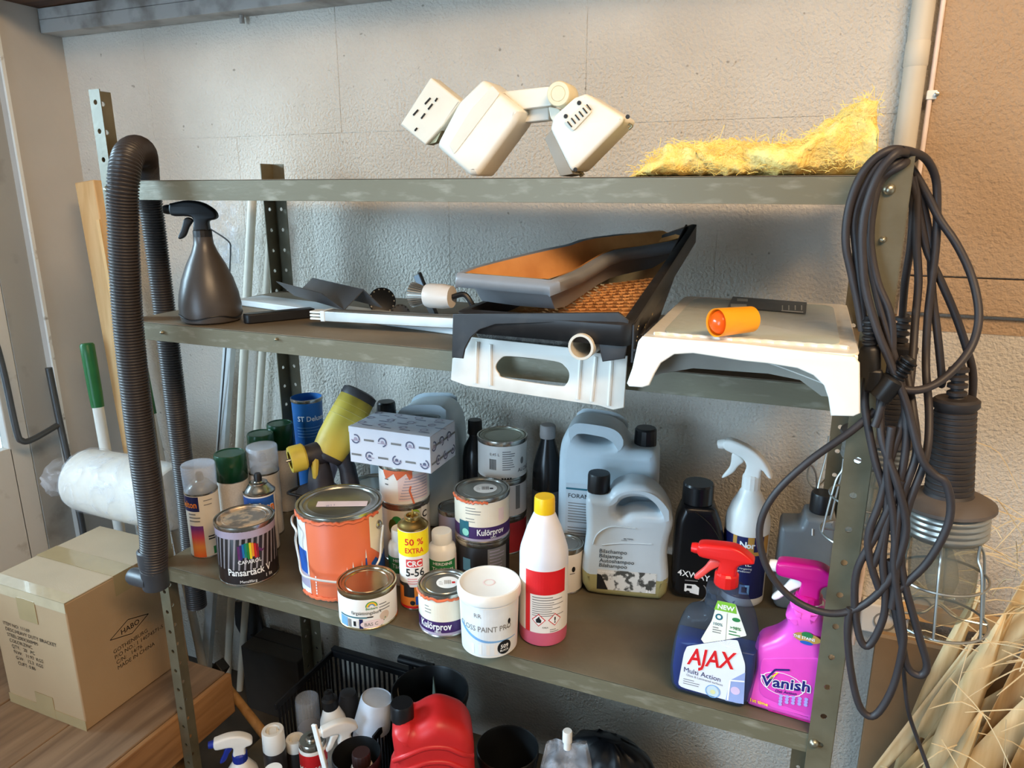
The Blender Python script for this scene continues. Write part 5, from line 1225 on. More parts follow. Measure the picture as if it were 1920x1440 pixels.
# shampoo canister
x, y = -.288, 1.290
t = thing('shampoo_canister', 'pale canister of yellowish car shampoo with curved handle and black cap', 'canister', (x, y, Z3), face(x, y))
S = .29e-3; f = lambda a, b_: ((a - 645) * S, (1330 - b_) * S + .001)
OUT = [(352, 1250), (346, 1120), (362, 960), (372, 850), (362, 720), (362, 602), (515, 602), (530, 560), (570, 525), (650, 496), (760, 502), (850, 560), (925, 670), (945, 760), (918, 880), (912, 1000), (934, 1150), (928, 1270), (890, 1326), (800, 1330), (480, 1330), (390, 1318)]
HOL = [(562, 700), (578, 645), (632, 600), (740, 590), (808, 625), (853, 690), (760, 694), (665, 705), (600, 738)]
plate('body', M('shampoo_plastic', (190, 200, 206), .35, var=.03, sss=.15), t, rnd([f(*p) for p in OUT], .35, 3), [[tuple(v) for v in cr([f(*p) for p in HOL], 4)]], .074, .016, bres=4)
LOW = [p for p in OUT if p[1] > 1100] ; LQ = [(346, 1120), (352, 1250), (390, 1318), (480, 1330), (800, 1330), (890, 1326), (928, 1270), (933, 1130)]
plate('shampoo_fill', M('shampoo_fill', (150, 142, 96), .35, var=.05), t, rnd([f(*p) for p in LQ], .2, 3), (), .0752, .016, bres=4)
ribcap(t, (f(440, 0)[0], 0), f(0, 604)[1], .0215, .038, m_capk)
B().lathe([(.019, f(0, 625)[1] - .004), (.0225, f(0, 625)[1]), (.0225, f(0, 604)[1]), (.019, f(0, 604)[1])], 28, (f(440, 0)[0], 0, 0)).build('neck_ring', M('shampoo_plastic', (190, 200, 206), .35), t)
d = Dec(on_plane((0, -.0374, 0), (1, 0, 0), (0, 0, 1)))
for i, s in enumerate(('Bilschampo', 'Bilsjampo', 'Autoshampoo', 'Bilshampoo')): d.text(s, f(466, 0)[0], f(0, 995)[1] - i * .0102, .0118, m_blk2, align='L', bold=.004, shear=.05)
d.text('BILTEMA', f(655, 0)[0], f(0, 886)[1], .0048, m_blk2, bold=.02); d.lines(f(606, 0)[0], f(0, 894)[1], f(670, 0)[0], 1, .002, .001, m_gry)
u0, v0 = f(455, 1270); u1, v1 = f(850, 1120); d.rect(u0, v0, u1, v1, M('photo_print', (206, 204, 198), .5, col2=(70, 70, 66), scale=70, lo=.5, hi=.58), 0); d.text('STANDARD', f(464, 0)[0], f(0, 1140)[1], .0042, m_wht, align='L', width=.032); d.poly([(u0, v0), (u0 + .022, v0), (u0 + .008, v1 - .012), (u0, v1 - .01)], m_blk2, 1, 'print'); d.text('2 L', u1 - .014, v0 + .002, .008, m_wht, 3, bold=.02); d.build(t)
pts = cr([(f(420, 940)[0], -.0374, f(420, 940)[1]), (f(450, 860)[0], -.0376, f(450, 860)[1]), (f(540, 800)[0], -.0376, f(540, 800)[1]), (f(700, 800)[0], -.0376, f(700, 800)[1])], 6, False); B().tube(pts, .0014, 6).build('moulded_ridge', M('shampoo_plastic', (190, 200, 206), .35), t)
pts = cr([(f(480, 940)[0], -.0374, f(480, 940)[1]), (f(620, 915)[0], -.0376, f(620, 915)[1]), (f(810, 905)[0], -.0374, f(810, 905)[1])], 6, False); B().tube(pts, .0012, 6).build('moulded_ridge', M('shampoo_plastic', (190, 200, 206), .35), t)
# black oil bottle
x, y = -.156, 1.328
t = thing('oil_bottle', 'black flat bottle with white van picture between shampoo and spray bottle', 'bottle', (x, y, Z3 + .002), face(x, y) + .1)
plate('body', m_bg, t, rnd([(-.045, .003), (-.047, .09), (-.045, .165), (-.034, .199), (.026, .199), (.040, .165), (.049, .125), (.047, .04), (.044, .003)], .25, 4), (), .062, .014, bres=4)
ribcap(t, (-.006, 0), .198, .029, .040, m_bg)
B().tube(cr([(-.012, -.0315, .19), (.018, -.0316, .165), (.040, -.031, .13)], 6, False), .0015, 6).build('moulded_ridge', m_bg, t)
d = Dec(on_plane((0, -.0312, 0), (1, 0, 0), (0, 0, 1))); d.text('4XWAY', -.006, .050, .018, m_wht, bold=.01, slope=-.15, width=.062); d.lines(-.022, .043, .018, 1, .004, .002, m_gry)
d.poly([(-.022, .020), (.006, .014), (.006, .030), (-.002, .036), (-.022, .036)], m_wht, 0, 'van_picture'); d.rect(-.018, .027, -.008, .033, m_blk2, 1, 'van_picture'); d.disc(-.015, .018, .004, m_blk2, 1, 'van_picture'); d.ring(-.002, .020, .022, .024, m_gry, 0, 'van_picture', -1.4, .8); d.build(t)
# tall white cleaning spray
x, y = -.068, 1.352
t = thing('cleaning_spray', 'tall white cleaning spray bottle with navy and gold label', 'spray bottle', (x, y, Z3), face(x, y) - .1)
B().lathe([(0, .001), (.038, .001), (.0415, .005), (.042, .012), (.042, .165), (.040, .18), (.032, .203), (.021, .225), (.0165, .234), (.0165, .238), (0, .238)], 40).build('bottle', m_wpl, t)
sprayer(t, .234, 1.08, m_wpl, m_wpl, m_wpl, m_wpl, .0165, .028, .022, 1)
d = Dec(on_cyl(.042)); m_gold = M('gold_print', (196, 146, 70), .4); d.rect(-.055, .020, .055, .150, m_navy, 0); d.rect(-.020, .112, .055, .150, m_gold, 1); d.rect(-.012, .120, .008, .150, m_navy, 2); d.rect(.020, .120, .040, .150, m_navy, 2); d.text('N', .0, .128, .018, m_wht, 3, bold=.03); d.text('or', .014, .128, .017, m_wht, 3, bold=.03); d.text('MÅL', .002, .090, .0175, m_wht, 2, bold=.03); d.text('för rengöring', .004, .083, .0058, m_wht, 2); d.text('ingredienser', .004, .077, .0058, m_wht, 2)
d.rect(.0, .030, .018, .050, m_sky, 1, 'print'); d.rect(.004, .034, .014, .046, m_navy, 2, 'print'); d.build(t)
# grey canister by the post
x, y = .040, 1.372
t = thing('grey_canister', 'slate grey canister with black cap beside the right post', 'canister', (x, y, Z3), 0.05)
plate('body', M('slate_plastic', (112, 118, 122), .35, var=.05), t, rnd([(-.052, .001), (-.050, .165), (-.046, .172), (-.014, .176), (-.008, .198), (.048, .200), (.050, .001)], .18, 4), (), .075, .010, bres=4)
ribcap(t, (.020, 0), .199, .021, .038, m_capk)
B().tube([(.005, -.0385, .178), (.006, -.0385, .165)], .0012, 6).build('level_mark', m_wht, t)
# window cleaner spray
x, y = -.083, 1.036
t = thing('window_cleaner', 'clear blue window cleaner spray bottle with red trigger at shelf front', 'spray bottle', (x, y, Z3), face(x, y) - .08)
def tint_mat(name, col, op, rough=.08):
    m = bpy.data.materials.new(name); m.use_nodes = True; N = m.node_tree.nodes; L = m.node_tree.links
    b = N['Principled BSDF']; b.inputs['Base Color'].default_value = (*lin(col), 1); b.inputs['Roughness'].default_value = rough
    tr = N.new('ShaderNodeBsdfTransparent'); tr.inputs[0].default_value = (*[min(1, c * .8 + .2) for c in lin(col)], 1); mx = N.new('ShaderNodeMixShader')
    tc = N.new('ShaderNodeTexCoord'); nz = N.new('ShaderNodeTexNoise'); nz.inputs['Scale'].default_value = 12; L.new(tc.outputs['Object'], nz.inputs['Vector'])
    mr = N.new('ShaderNodeMapRange'); mr.inputs[3].default_value = op - .06; mr.inputs[4].default_value = op + .06; L.new(nz.outputs['Fac'], mr.inputs[0]); L.new(mr.outputs[0], mx.inputs[0])
    L.new(tr.outputs[0], mx.inputs[1]); L.new(b.outputs[0], mx.inputs[2]); L.new(mx.outputs[0], N['Material Output'].inputs[0]); return m
AJ = [(-.038, .001), (-.054, .0045), (-.063, .016), (-.066, .045), (-.062, .095), (-.054, .130), (-.042, .148), (-.022, .155), (-.018, .163), (-.021, .172), (-.017, .181), (-.020, .190), (-.014, .200), (.029, .200), (.038, .186), (.048, .168), (.058, .143), (.0655, .095), (.0635, .045), (.060, .016), (.051, .0045), (.036, .001)]
plate('bottle', tint_mat('clear_blue_grey_plastic', (170, 184, 204), .07, .04), t, [(v[0], max(v[1], .001)) for v in cr(AJ, 3)], (), .052, .016, bres=4)
LQ = [(-.052, .004), (-.060, .014), (-.063, .045), (-.060, .090), (-.058, .104), (.0625, .104), (.061, .045), (.056, .014), (.048, .004)]
plate('blue_liquid', M('blue_cleaner', (18, 48, 130), .1, var=.08), t, [tuple(v) for v in LQ], (), .046, .014, bres=4)
m_redp = M('red_plastic', (222, 34, 32), .3, var=.04); m_red2 = M('light_red_plastic', (232, 78, 70), .35)
for ch_ in [sprayer]: ch_(t, .199, .95, m_redp, m_red2, m_redp, m_redp, .0175, .022, .026, 2)
for o in list(t.children):
    if o.name.split('.')[0] in ('collar', 'trigger_head', 'trigger', 'nozzle'): o.location.x += .008
d = Dec(on_plane((0, -.0262, 0), (1, 0, 0), (0, 0, 1)))
m_lab = M('cleaner_label', (226, 228, 240), .4, var=.03)
d.poly(rnd([(-.050, .018), (-.044, .080), (-.040, .094), (.022, .122), (.034, .124), (.048, .085), (.051, .014)], .12, 3), m_lab, 0)
d.poly(rnd([(-.020, .112), (-.006, .148), (.0, .184), (.026, .184), (.040, .150), (.046, .135), (.020, .122), (-.015, .106)], .1, 3), M('tag_label', (236, 234, 222), .4), 0); d.poly([(-.004, .168), (.0, .184), (.026, .184), (.029, .168)], M('lime_tag_print', (130, 190, 60), .4), 1, 'label'); d.text('NEW', .013, .1715, .0105, m_wht, 3, bold=.03)
d.ring(.004, .157, .003, .0055, m_teal, 1, 'emblem'); d.disc(.029, .158, .006, m_grn, 1, 'emblem', ry=.0035); d.text('100%', .0035, .142, .0068, m_teal, 2, bold=.01); d.text('>98%', .029, .141, .0072, m_grn, 2, bold=.02); d.lines(-.004, .137, .010, 3, .004, .0016, m_gry, 1); d.lines(.020, .136, .038, 2, .005, .0018, m_grn, 1); d.line([(.0155, .166), (.0165, .118)], .0006, m_gry, 1, 'print')
d.text('AJAX', -.002, .068, .042, m_wht, 2, bold=.035, shear=.15, slope=.14, width=.076); d.text('AJAX', -.002, .0685, .041, m_red, 3, bold=.02, shear=.15, slope=.14, width=.073)
d.text('Multi Action', -.014, .0465, .0125, m_navy, 2, bold=.01, slope=-.05, width=.056); d.text('Glass & Laminated surfaces', -.010, .040, .0058, m_gry, 2, slope=-.05, width=.056); d.lines(-.042, .034, -.015, 3, .004, .0013, m_gry, 1)
d.poly([(.024, .014), (.051, .016), (.049, .072), (.028, .052)], M('sky_window_print', (150, 166, 214), .4), 1, 'print'); d.line([(.027, .016), (.028, .052), (.049, .056)], .0025, m_wht, 2, 'print'); d.disc(.037, .036, .007, M('pink_cloud_print', (214, 190, 220), .4), 2, 'print'); d.ring(.004, .025, .010, .0115, m_sky, 2, 'emblem'); d.disc(.004, .025, .009, M('globe_print', (196, 214, 222), .4), 2, 'emblem'); d.disc(.004, .024, .004, M('globe_land', (220, 216, 160), .4), 3, 'emblem')
for i in range(9): a = .15 + i * .3; d.line([(.018, .108), (.018 + .016 * math.cos(a), .108 + .012 * math.sin(a))], .0008, m_wht, 1, 'print')
d.build(t)
# pink stain remover
x, y = .026, 1.046
t = thing('stain_remover', 'bright pink stain remover spray bottle beside the right front post', 'spray bottle', (x, y, Z3), face(x, y) - .05)
VA = [(-.040, .001), (-.053, .0045), (-.059, .014), (-.0605, .033), (-.047, .062), (-.047, .082), (-.050, .102), (-.044, .118), (-.024, .133), (-.010, .150), (-.008, .162), (-.0115, .170), (-.006, .180), (-.004, .195), (.036, .195), (.040, .182), (.044, .165), (.047, .140), (.051, .110), (.053, .070), (.055, .03), (.053, .014), (.047, .0045), (.034, .001)]
m_mag = M('hot_pink_plastic', (238, 86, 196), .28, var=.04)
plate('bottle', m_mag, t, [(v[0], max(v[1], .001)) for v in cr(VA, 3)], (), .058, .017, bres=4)
plate('moulded_shoulder', M('mid_pink_plastic', (228, 74, 184), .28), t, rnd([(-.038, .095), (-.012, .105), (.050, .125), (.052, .02), (-.036, .03)], .2, 3), (), .0595, .001, bres=2)
m_mg2 = M('magenta_plastic', (196, 18, 124), .3, var=.05)
sprayer(t, .193, 1.02, m_mg2, m_wpl, M('magenta_plastic', (196, 18, 124), .3), m_wpl, .0185, .014, .027, 2)
for o in list(t.children):
    if o.name.split('.')[0] in ('collar', 'trigger_head', 'trigger', 'nozzle'): o.location.x += .017
B().lathe([(.019, .186), (.0215, .188), (.0215, .194), (.018, .197)], 28, (.017, 0, 0)).build('neck_ring', m_wpl, t)
d = Dec(on_plane((0, -.0300, 0), (1, 0, 0), (0, 0, 1)))
d.ring(-.004, .062, .030, .0315, m_wht, 0, 'emblem', ry=.62); d.text('Vanish', .0, .056, .026, m_wht, 1, bold=.06, slope=.16, width=.072); d.text('Vanish', .0, .0565, .025, M('deep_violet_print', (36, 30, 110), .4), 2, bold=.025, slope=.16, width=.069)
d.line([(-.026, .066), (-.016, .084), (.004, .090)], .003, M('deep_violet_print', (36, 30, 110), .4), 2, 'emblem'); d.line([(-.022, .066), (-.012, .080)], .002, m_yel, 2, 'emblem'); d.text('Oxi Action', .002, .048, .0068, M('deep_violet_print', (36, 30, 110), .4), 2, bold=.02, slope=.16)
for i in range(16): d.disc(-.004 + .011 * (i % 5) * .8, .042 - .005 * (i // 5) + .16 * .01 * (i % 5), .0028, M('bubble_print', (176, 160, 226), .4), 1, 'print', n=10)
d.disc(.022, .150, .019, m_gold, 0, 'emblem', ry=.008); d.disc(.022, .155, .008, m_grn, 1, 'emblem', ry=.005); d.text('THE STAINS', .018, .1475, .0062, m_wht, 2, bold=.02, width=.030); d.disc(.022, .142, .009, m_blue, 1, 'emblem', ry=.003)
d.text('1st time', -.034, .017, .0085, m_yel, 2, bold=.02, width=.026); d.rect(-.02, .010, .045, .0115, m_mg2, 1, 'stripe'); d.build(t)
# wire hooks hung at the right posts
m_wire = M('bright_wire', (176, 174, 166), .3, .9)
wh = thing('wire_hook', 'bent wire hook hanging at the right rear post', 'hook', (.086, 1.395, 1.06))
rel(B().tube(cr([(.060, 1.425, 1.10), (.058, 1.41, 1.06), (.050, 1.39, 1.0), (.060, 1.38, .96), (.045, 1.37, .95), (.055, 1.365, .93)], 5, False), .0022, 6), wh).build('wire', m_wire, wh)
rel(B().tube(cr([(.062, 1.428, 1.01), (.045, 1.40, 1.00), (.03, 1.40, 1.02), (.032, 1.40, 1.045), (.044, 1.40, 1.03), (.05, 1.40, .99)], 5, False), .0018, 6), wh).build('wire_loop', m_wire, wh)

# ================================================================== bottom shelf
def standing(px, py, Y): p = at(px, py, Y); return p.x, p.z - Z4
m_bluep = M('blue_trigger_plastic', (34, 52, 150), .35)
Yb = 1.05; x, h = standing(446, 1384, Yb)
t = thing('spray_bottle', 'white spray bottle with white head and blue trigger on bottom shelf', 'spray bottle', (x, Yb, Z4), face(x, Yb) - .1)
B().lathe([(0, .001), (.036, .001), (.040, .006), (.040, h - .115), (.036, h - .092), (.020, h - .066), (.0165, h - .060), (0, h - .060)], 36).build('bottle', m_wpl, t)
sprayer(t, h - .060, 1.0, m_wpl, m_bluep, m_bluep, m_bluep, .0165, .022, .024, 0)
def capped_can(label, px, py, Y, r, capm, bodym, capH=.035, recess=False, band=None):
    x, h = standing(px, py, Y)
    t = thing('spray_can', label, 'spray can', (x, Y, Z4), face(x, Y))
    B().lathe([(0, .001), (r * .95, .001), (r, .004), (r, h - capH - .008), (r * .85, h - capH), (0, h - capH)], 36).build('body', bodym, t)
    prof = [(r * .90, h - capH - .004), (r * .98, h - capH), (r * .95, h - .003), (r * .90, h)]
    prof += [(r * .62, h), (r * .58, h - .012), (0, h - .012)] if recess else [(0, h)]
    B().lathe(prof, 36).build('cap', capm, t)
    if recess: B().rrects([(h - .013, r * .34, r * .5, .006), (h - .004, r * .30, r * .46, .006)]).build('push_button', m_wpl, t)
    if band: B().lathe([(r * 1.005, h - capH - .055), (r * 1.005, h - capH - .045)], 36).build('band', band, t)
    return t, h, x
m_dkc = M('dark_can_print', (34, 30, 30), .4, var=.1)
capped_can('black can with recessed white push cap on bottom shelf', 511, 1368, 1.09, .0265, m_wpl, m_dkc, .05, True)
capped_can('black can with low white cap beside the recessed one', 553, 1384, 1.135, .0235, m_wpl, m_dkc, .026, True, m_wpl)
capped_can('small white cap can at the very front of bottom shelf', 512, 1442, 1.00, .021, m_wpl, m_wpl, .03)
capped_can('tall can with cloudy grey cap in the black crate', 575, 1308, 1.24, .031, m_clear, M('smoke_grey_can', (128, 126, 130), .4), .085)
t, h, x = capped_can('red and white lubricant can with bare silver dome on bottom shelf', 585, 1385, 1.10, .031, m_tin, m_paper, .012)
d = Dec(on_cyl(.031)); d.rect(-.05, h - .058, .05, h - .022, m_red, 0)
for j in range(3):
    for i in range(9): d.poly([(-.034 + i * .008 + j * .003, h - .060 - j * .008), (-.030 + i * .008 + j * .003, h - .060 - j * .008), (-.026 + i * .008 + j * .003, h - .053 - j * .008), (-.030 + i * .008 + j * .003, h - .053 - j * .008)], m_red if j else m_wht, 1, 'print')
d.rect(-.016, h - .108, .012, h - .092, m_red, 1, 'emblem'); d.text('CRC', -.002, h - .1055, .014, m_wht, 2, bold=.03, width=.024); d.build(t)
B().lathe([(.012, h - .001), (.014, h + .003), (.012, h + .006), (.006, h + .004), (0, h + .007)], 24).build('valve_cup', m_tin, t)
# white bottle with black cap
Yb = 1.2; x, h = standing(627, 1302, Yb)
t = thing('white_bottle', 'white bottle with small black cap leaning in the black crate', 'bottle', (x - .004, Yb + .012, Z4 + .004), face(x, Yb), rot=(R(4), R(-4), face(x, Yb)))
B().lathe([(0, .001), (.030, .001), (.033, .006), (.033, h - .10), (.030, h - .07), (.018, h - .035), (.016, h - .03), (0, h - .03)], 32).build('bottle', m_wpl, t); B().lathe([(0, h - .032), (.019, h - .032), (.0185, h - .008), (.012, h - .004), (.010, h + .012), (.004, h + .014), (0, h + .012)], 24).build('cap', m_capk, t)
Yb = 1.26; x, h = standing(652, 1296, Yb); t = thing('dark_bottle', 'dark bottle top peeping out behind the white bottle below', 'bottle', (x, Yb, Z4)); B().lathe([(0, .001), (.025, .001), (.025, h - .03), (.02, h - .004), (.012, h), (0, h)], 24).build('bottle', M('dark_slate_plastic', (56, 62, 72), .4), t)
# white trigger head lying on top
Yb = 1.11; x, h = standing(634, 1398, Yb); t = thing('spray_bottle', 'small all white trigger spray bottle in front of the white cup', 'spray bottle', (x, Yb + .025, Z4), face(x, Yb) + .2)
B().lathe([(0, .001), (.024, .001), (.026, .005), (.026, h - .05), (.015, h - .02), (0, h - .02)], 28).build('bottle', m_wpl, t); sprayer(t, h - .02, 1.0, m_wpl, m_wpl, m_wpl, m_wpl, .016, .02, .022, 0)
# white beaker turned upside down
Yb = 1.20; x, h = standing(683, 1320, Yb); t = thing('measuring_cup', 'pale measuring cup with blue-white base turned upside down', 'cup', (x - .024, Yb, Z4 + .010), 0, rot=(R(-6), R(10), 0))
B().lathe([(0, .001), (.040, .001), (.041, .004), (.041, h - .085), (.034, h - .078), (0, h - .078)], 32).build('jar', M('cloudy_jar_plastic', (196, 194, 200), .4), t); B().lathe([(.043, h - .082), (.0445, h - .080), (.038, h - .004), (.036, h), (.034, h - .002), (0, h - .003)], 36).build('cup', M('pale_blue_cup', (214, 224, 238), .35), t)
B().tube(cr([(-.036, -.02, h - .072), (-.048, -.026, h - .08), (-.047, -.026, h - .09), (-.036, -.02, h - .088)], 4), .003, 6, True).build('spout_lip', M('pale_blue_cup', (214, 224, 238), .35), t)

# red fuel can
m_fuel = M('red_fuel_plastic', (200, 40, 42), .4, var=.06)
Yb = 1.06; cxr = at(808, 1400, Yb).x
t = thing('fuel_can', 'red plastic fuel can with black cap on the bottom shelf', 'fuel can', (cxr, Yb, Z4), face(cxr, Yb))
zt2 = at(800, 1322, Yb).z - Z4; k = .98e-3
O = [(-.088, .001), (-.092, .08), (-.086, zt2 - .16), (-.070, zt2 - .115), (-.072, zt2 - .075), (-.074, zt2 - .030), (-.060, zt2 - .016), (-.040, zt2 - .012), (-.028, zt2 - .016), (-.004, zt2 - .004), (.018, zt2), (.045, zt2 - .010), (.070, zt2 - .028), (.084, zt2 - .060), (.086, zt2 - .12), (.088, zt2 - .18), (.088, .08), (.084, .001)]
plate('body', m_fuel, t, [(v[0], max(v[1], .001)) for v in cr(O, 4)], (), .11, .030, bres=5)
for dz, yy in ((0, -.0535), (.034, -.0525)):
    B().tube(cr([(-.072, yy + .012, zt2 - .118 + dz), (-.05, yy, zt2 - .100 + dz), (-.01, yy, zt2 - .086 + dz), (.03, yy, zt2 - .090 + dz), (.06, yy, zt2 - .108 + dz), (.080, yy + .014, zt2 - .128 + dz)], 6, False), .006, 10).build('moulded_ridge', m_fuel, t)
b = B(); ribcap(t, (-.054, -.005), zt2 - .018, .0225, .036, m_capk)
# black buckets
m_bkt = M('black_bucket_plastic', (20, 22, 24), .4, var=.2)
def bucket(label, px, py, Y, r, hh=None, lab_cat='bucket', content=None):
    x, h = standing(px, py, Y)
    t = thing('black_bucket', label, lab_cat, (x, Y, Z4))
    B().lathe([(0, .001), (r * .78, .001), (r * .80, .006), (r * .985, h - .02), (r * 1.03, h - .018), (r * 1.03, h - .002), (r, h), (r * .97, h - .004), (r * .78, .012), (0, .010)], 44).build('bucket', m_bkt, t)
    return t, h, x
t, h, x = bucket('tall black bucket behind the red fuel can', 806, 1292, 1.26, .088)
B().tube(cr([(-.09, 0, h - .012), (-.06, -.03, h - .045), (.0, -.045, h - .06), (.06, -.03, h - .045), (.09, 0, h - .012)], 6, False), .0018, 6).build('wire_handle', m_wire, t)
sp_ = thing('glass_shard', 'pointed greenish offcut standing in the tall black bucket', 'offcut', (x + .006, 1.265, Z4 + .011)); B().prism([(-.014, .0), (.020, .0), (.012, .2), (.002, h + .022 - .0), (-.006, .2)], -.002, .002, lambda a, b_, q: (a, q, b_)).build('shard', M('greenish_grey_plastic', (112, 124, 112), .3), sp_)
bucket('low black pail right of the red fuel can', 952, 1400, 1.20, .066)
t, h, x = bucket('black pail in front, half cut by the photo edge', 668, 1412, 1.02, .049)
Yb = 1.02; t2 = thing('capped_bottle', 'brown capped white bottle standing in the front black pail', 'bottle', (x + .012, Yb, Z4 + .013)); B().lathe([(0, .001), (.026, .001), (.026, h - .05), (.02, h - .035), (0, h - .035)], 28).build('bottle', m_wpl, t2); ribcap(t2, (0, 0), h - .036, .0185, .03, M('dark_brown_cap', (48, 30, 28), .4))
t3 = thing('white_stick', 'white plastic stick leaning out of the front black pail', 'stick', (x - .03, Yb - .012, Z4 + .02)); b = B().box(-.006, .006, -.003, .003, 0, h + .035); b.xf(Matrix.Rotation(R(-11), 4, 'Y')); b.build('stick', m_wpl, t3, bev=.0015)
# slatted crate
m_crt = M('black_crate_plastic', (18, 19, 22), .45, var=.2)
x0c, x1c, y0c, y1c = -1.118, -.83, 1.165, 1.40; hc = .20
ct = thing('slatted_crate', 'black slatted plastic crate holding cans on the bottom shelf', 'crate', ((x0c + x1c) / 2, (y0c + y1c) / 2, Z4 + .0005))
ct.location.z = Z4
def cb(b): return b.xf(Matrix.Translation((-ct.location.x, -ct.location.y, 0)))
for (a, c_, e, f_) in ((x0c, x1c, y1c - .006, y1c), (x0c, x0c + .006, y0c, y1c), (x1c - .006, x1c, y0c, y1c)):
    cb(B().box(a, c_, e, f_, hc - .018, hc)).build('top_rail', m_crt, ct, bev=.0015); cb(B().box(a, c_, e, f_, .004, .02)).build('bottom_rail', m_crt, ct, bev=.0015)
n = 18
for i in range(n):
    xx = x0c + .01 + i * (x1c - x0c - .024) / (n - 1); cb(B().box(xx, xx + .005, y1c - .005, y1c - .001, .018, hc - .016)).build('slat', m_crt, ct)
for s in (x0c + .001, x1c - .005):
    for i in range(n): yy = y0c + .01 + i * (y1c - y0c - .024) / (n - 1); cb(B().box(s, s + .004, yy, yy + .005, .018, hc - .016)).build('slat', m_crt, ct)
cb(B().box(x0c, x1c, y1c - .004, y1c + .012, hc, hc + .006)).build('grip_rim', m_crt, ct)
cb(B().box(x0c + .006, x1c - .006, y0c, y1c - .006, .0002, .0008)).build('floor_panel', m_crt, ct)
b = B().lathe([(0, 0), (.011, 0), (.011, .10), (0, .10)], 14); b.xf(Matrix.Translation((-.90 - ct.location.x, y1c - .004 - ct.location.y, hc + .035)) @ Matrix.Rotation(PI / 2, 4, 'Y')); b.build('swing_handle', m_crt, ct)
for dx in (.03, .07): cb(B().box(-.90 + dx, -.89 + dx, y1c - .008, y1c, hc, hc + .03)).build('handle_bracket', m_crt, ct)
# spouted pouch
Yb = 1.12; x, h = standing(1064, 1375, Yb)
t = thing('spouted_pouch', 'clear crinkled pouch with white spout on the bottom shelf', 'pouch', (x, Yb, Z4), face(x, Yb))
rr = random.Random(4); rings = []
for i in range(16):
    u = i / 15; z = .001 + (h - .022) * u; wv = .052 * (1 - .25 * max(0, u - .8) / .2); dp = .028 * (1 - u) ** .7 + .0015
    rings.append([(wv * math.cos(a) + rr.uniform(-.003, .003) * u, dp * math.sin(a) * (1 + .5 * rr.uniform(-1, 1) * u) + .004 * math.sin(5 * a + 9 * u) * u, z + (.004 * math.cos(3 * a) if i == 15 else 0)) for a in [2 * PI * k / 32 for k in range(32)]])
B().loft(rings).build('pouch', m_film, t, ang=60)
B().lathe([(0, h - .035), (.007, h - .035), (.007, h - .02), (.0095, h - .018), (.0095, h + .004), (.0085, h + .006), (0, h + .006)], 20).build('spout', m_wpl, t)
t = thing('black_sack', 'crumpled black plastic sack at the back of bottom shelf', 'sack', (-.32, 1.33, Z4))
b = B(); rings = []
for i in range(14):
    u = i / 13; zz = .001 + .235 * u; r_ = math.sqrt(max(0, 1 - (u * .98) ** 2.2)); rings.append([((.16 * r_) * math.cos(a) * (1 + .12 * noise.noise(Vector((3 * math.cos(a), 3 * math.sin(a), 5 * u)))), .085 * r_ * math.sin(a) * (1 + .2 * noise.noise(Vector((4 * math.cos(a), 4 * math.sin(a), 7 * u)))), zz * (1 + .06 * noise.noise(Vector((5 * math.cos(a), 9 * u, 0)))) if i else .001) for a in [2 * PI * k / 40 for k in range(40)]])
b.loft(rings).build('sack', M('black_sack_film', (16, 17, 20), .3, var=.2), t, ang=180)

# tools between bench and shelf
m_ash = wood_mat('ash_handle', (150, 104, 52), (182, 134, 76), 2, 12)
A, E_ = at(412, 1270, 1.27), at(492, 1372, 1.25)
t = thing('hammer', 'hammer with wooden handle leaning between bench and shelf', 'hammer', A); q4 = (E_ - A).to_track_quat('Z', 'X').to_matrix().to_4x4(); L_ = .26
b = B().lathe([(0, 0), (.010, 0), (.0115, .03), (.0125, .15), (.015, .3), (.015, L_), (0, L_)], 16); b.xf(q4); b.build('handle', m_ash, t)
b = B().box(-.05, .05, -.014, .014, -.03, .004); b.xf(q4); b.build('head', M('dark_iron', (48, 46, 44), .5, .6), t, bev=.003)
m_dkb = M('dark_board', (54, 54, 54), .6, var=.15)
t = thing('dark_board', 'dark grey plate hanging slanted behind the shelf low at left', 'board', (0, 1.545, 0)); p = [at(440, 1130, 1.545), at(480, 1125, 1.545), at(498, 1195, 1.545), at(470, 1222, 1.545), at(443, 1170, 1.545)]; t.location = (p[3].x, 1.545, p[3].z)
plate('plate', m_dkb, t, [(q.x - p[3].x, q.z - p[3].z) for q in p], (), .01, .002)
rel(B().tube([p[0], p[0] + Vector((0, .012, .0))], .003, 6), t).build('wall_peg', m_tin, t)
t = thing('dark_carton', 'dark box on the floor behind the slatted crate', 'box', (-1.385, 1.49, 0)); B().box(-.10, .11, -.055, .055, .001, .22).build('carton', M('dark_carton_board', (60, 56, 52), .8), t, bev=.003); B().box(-.11, .11, -.003, .003, .2195, .221).build('flap_seam', m_dkc, t)
for i, (pa, pb, w_) in enumerate((((425, 1100), (405, 1330), .020), ((440, 1105), (428, 1345), .014))):
    pass

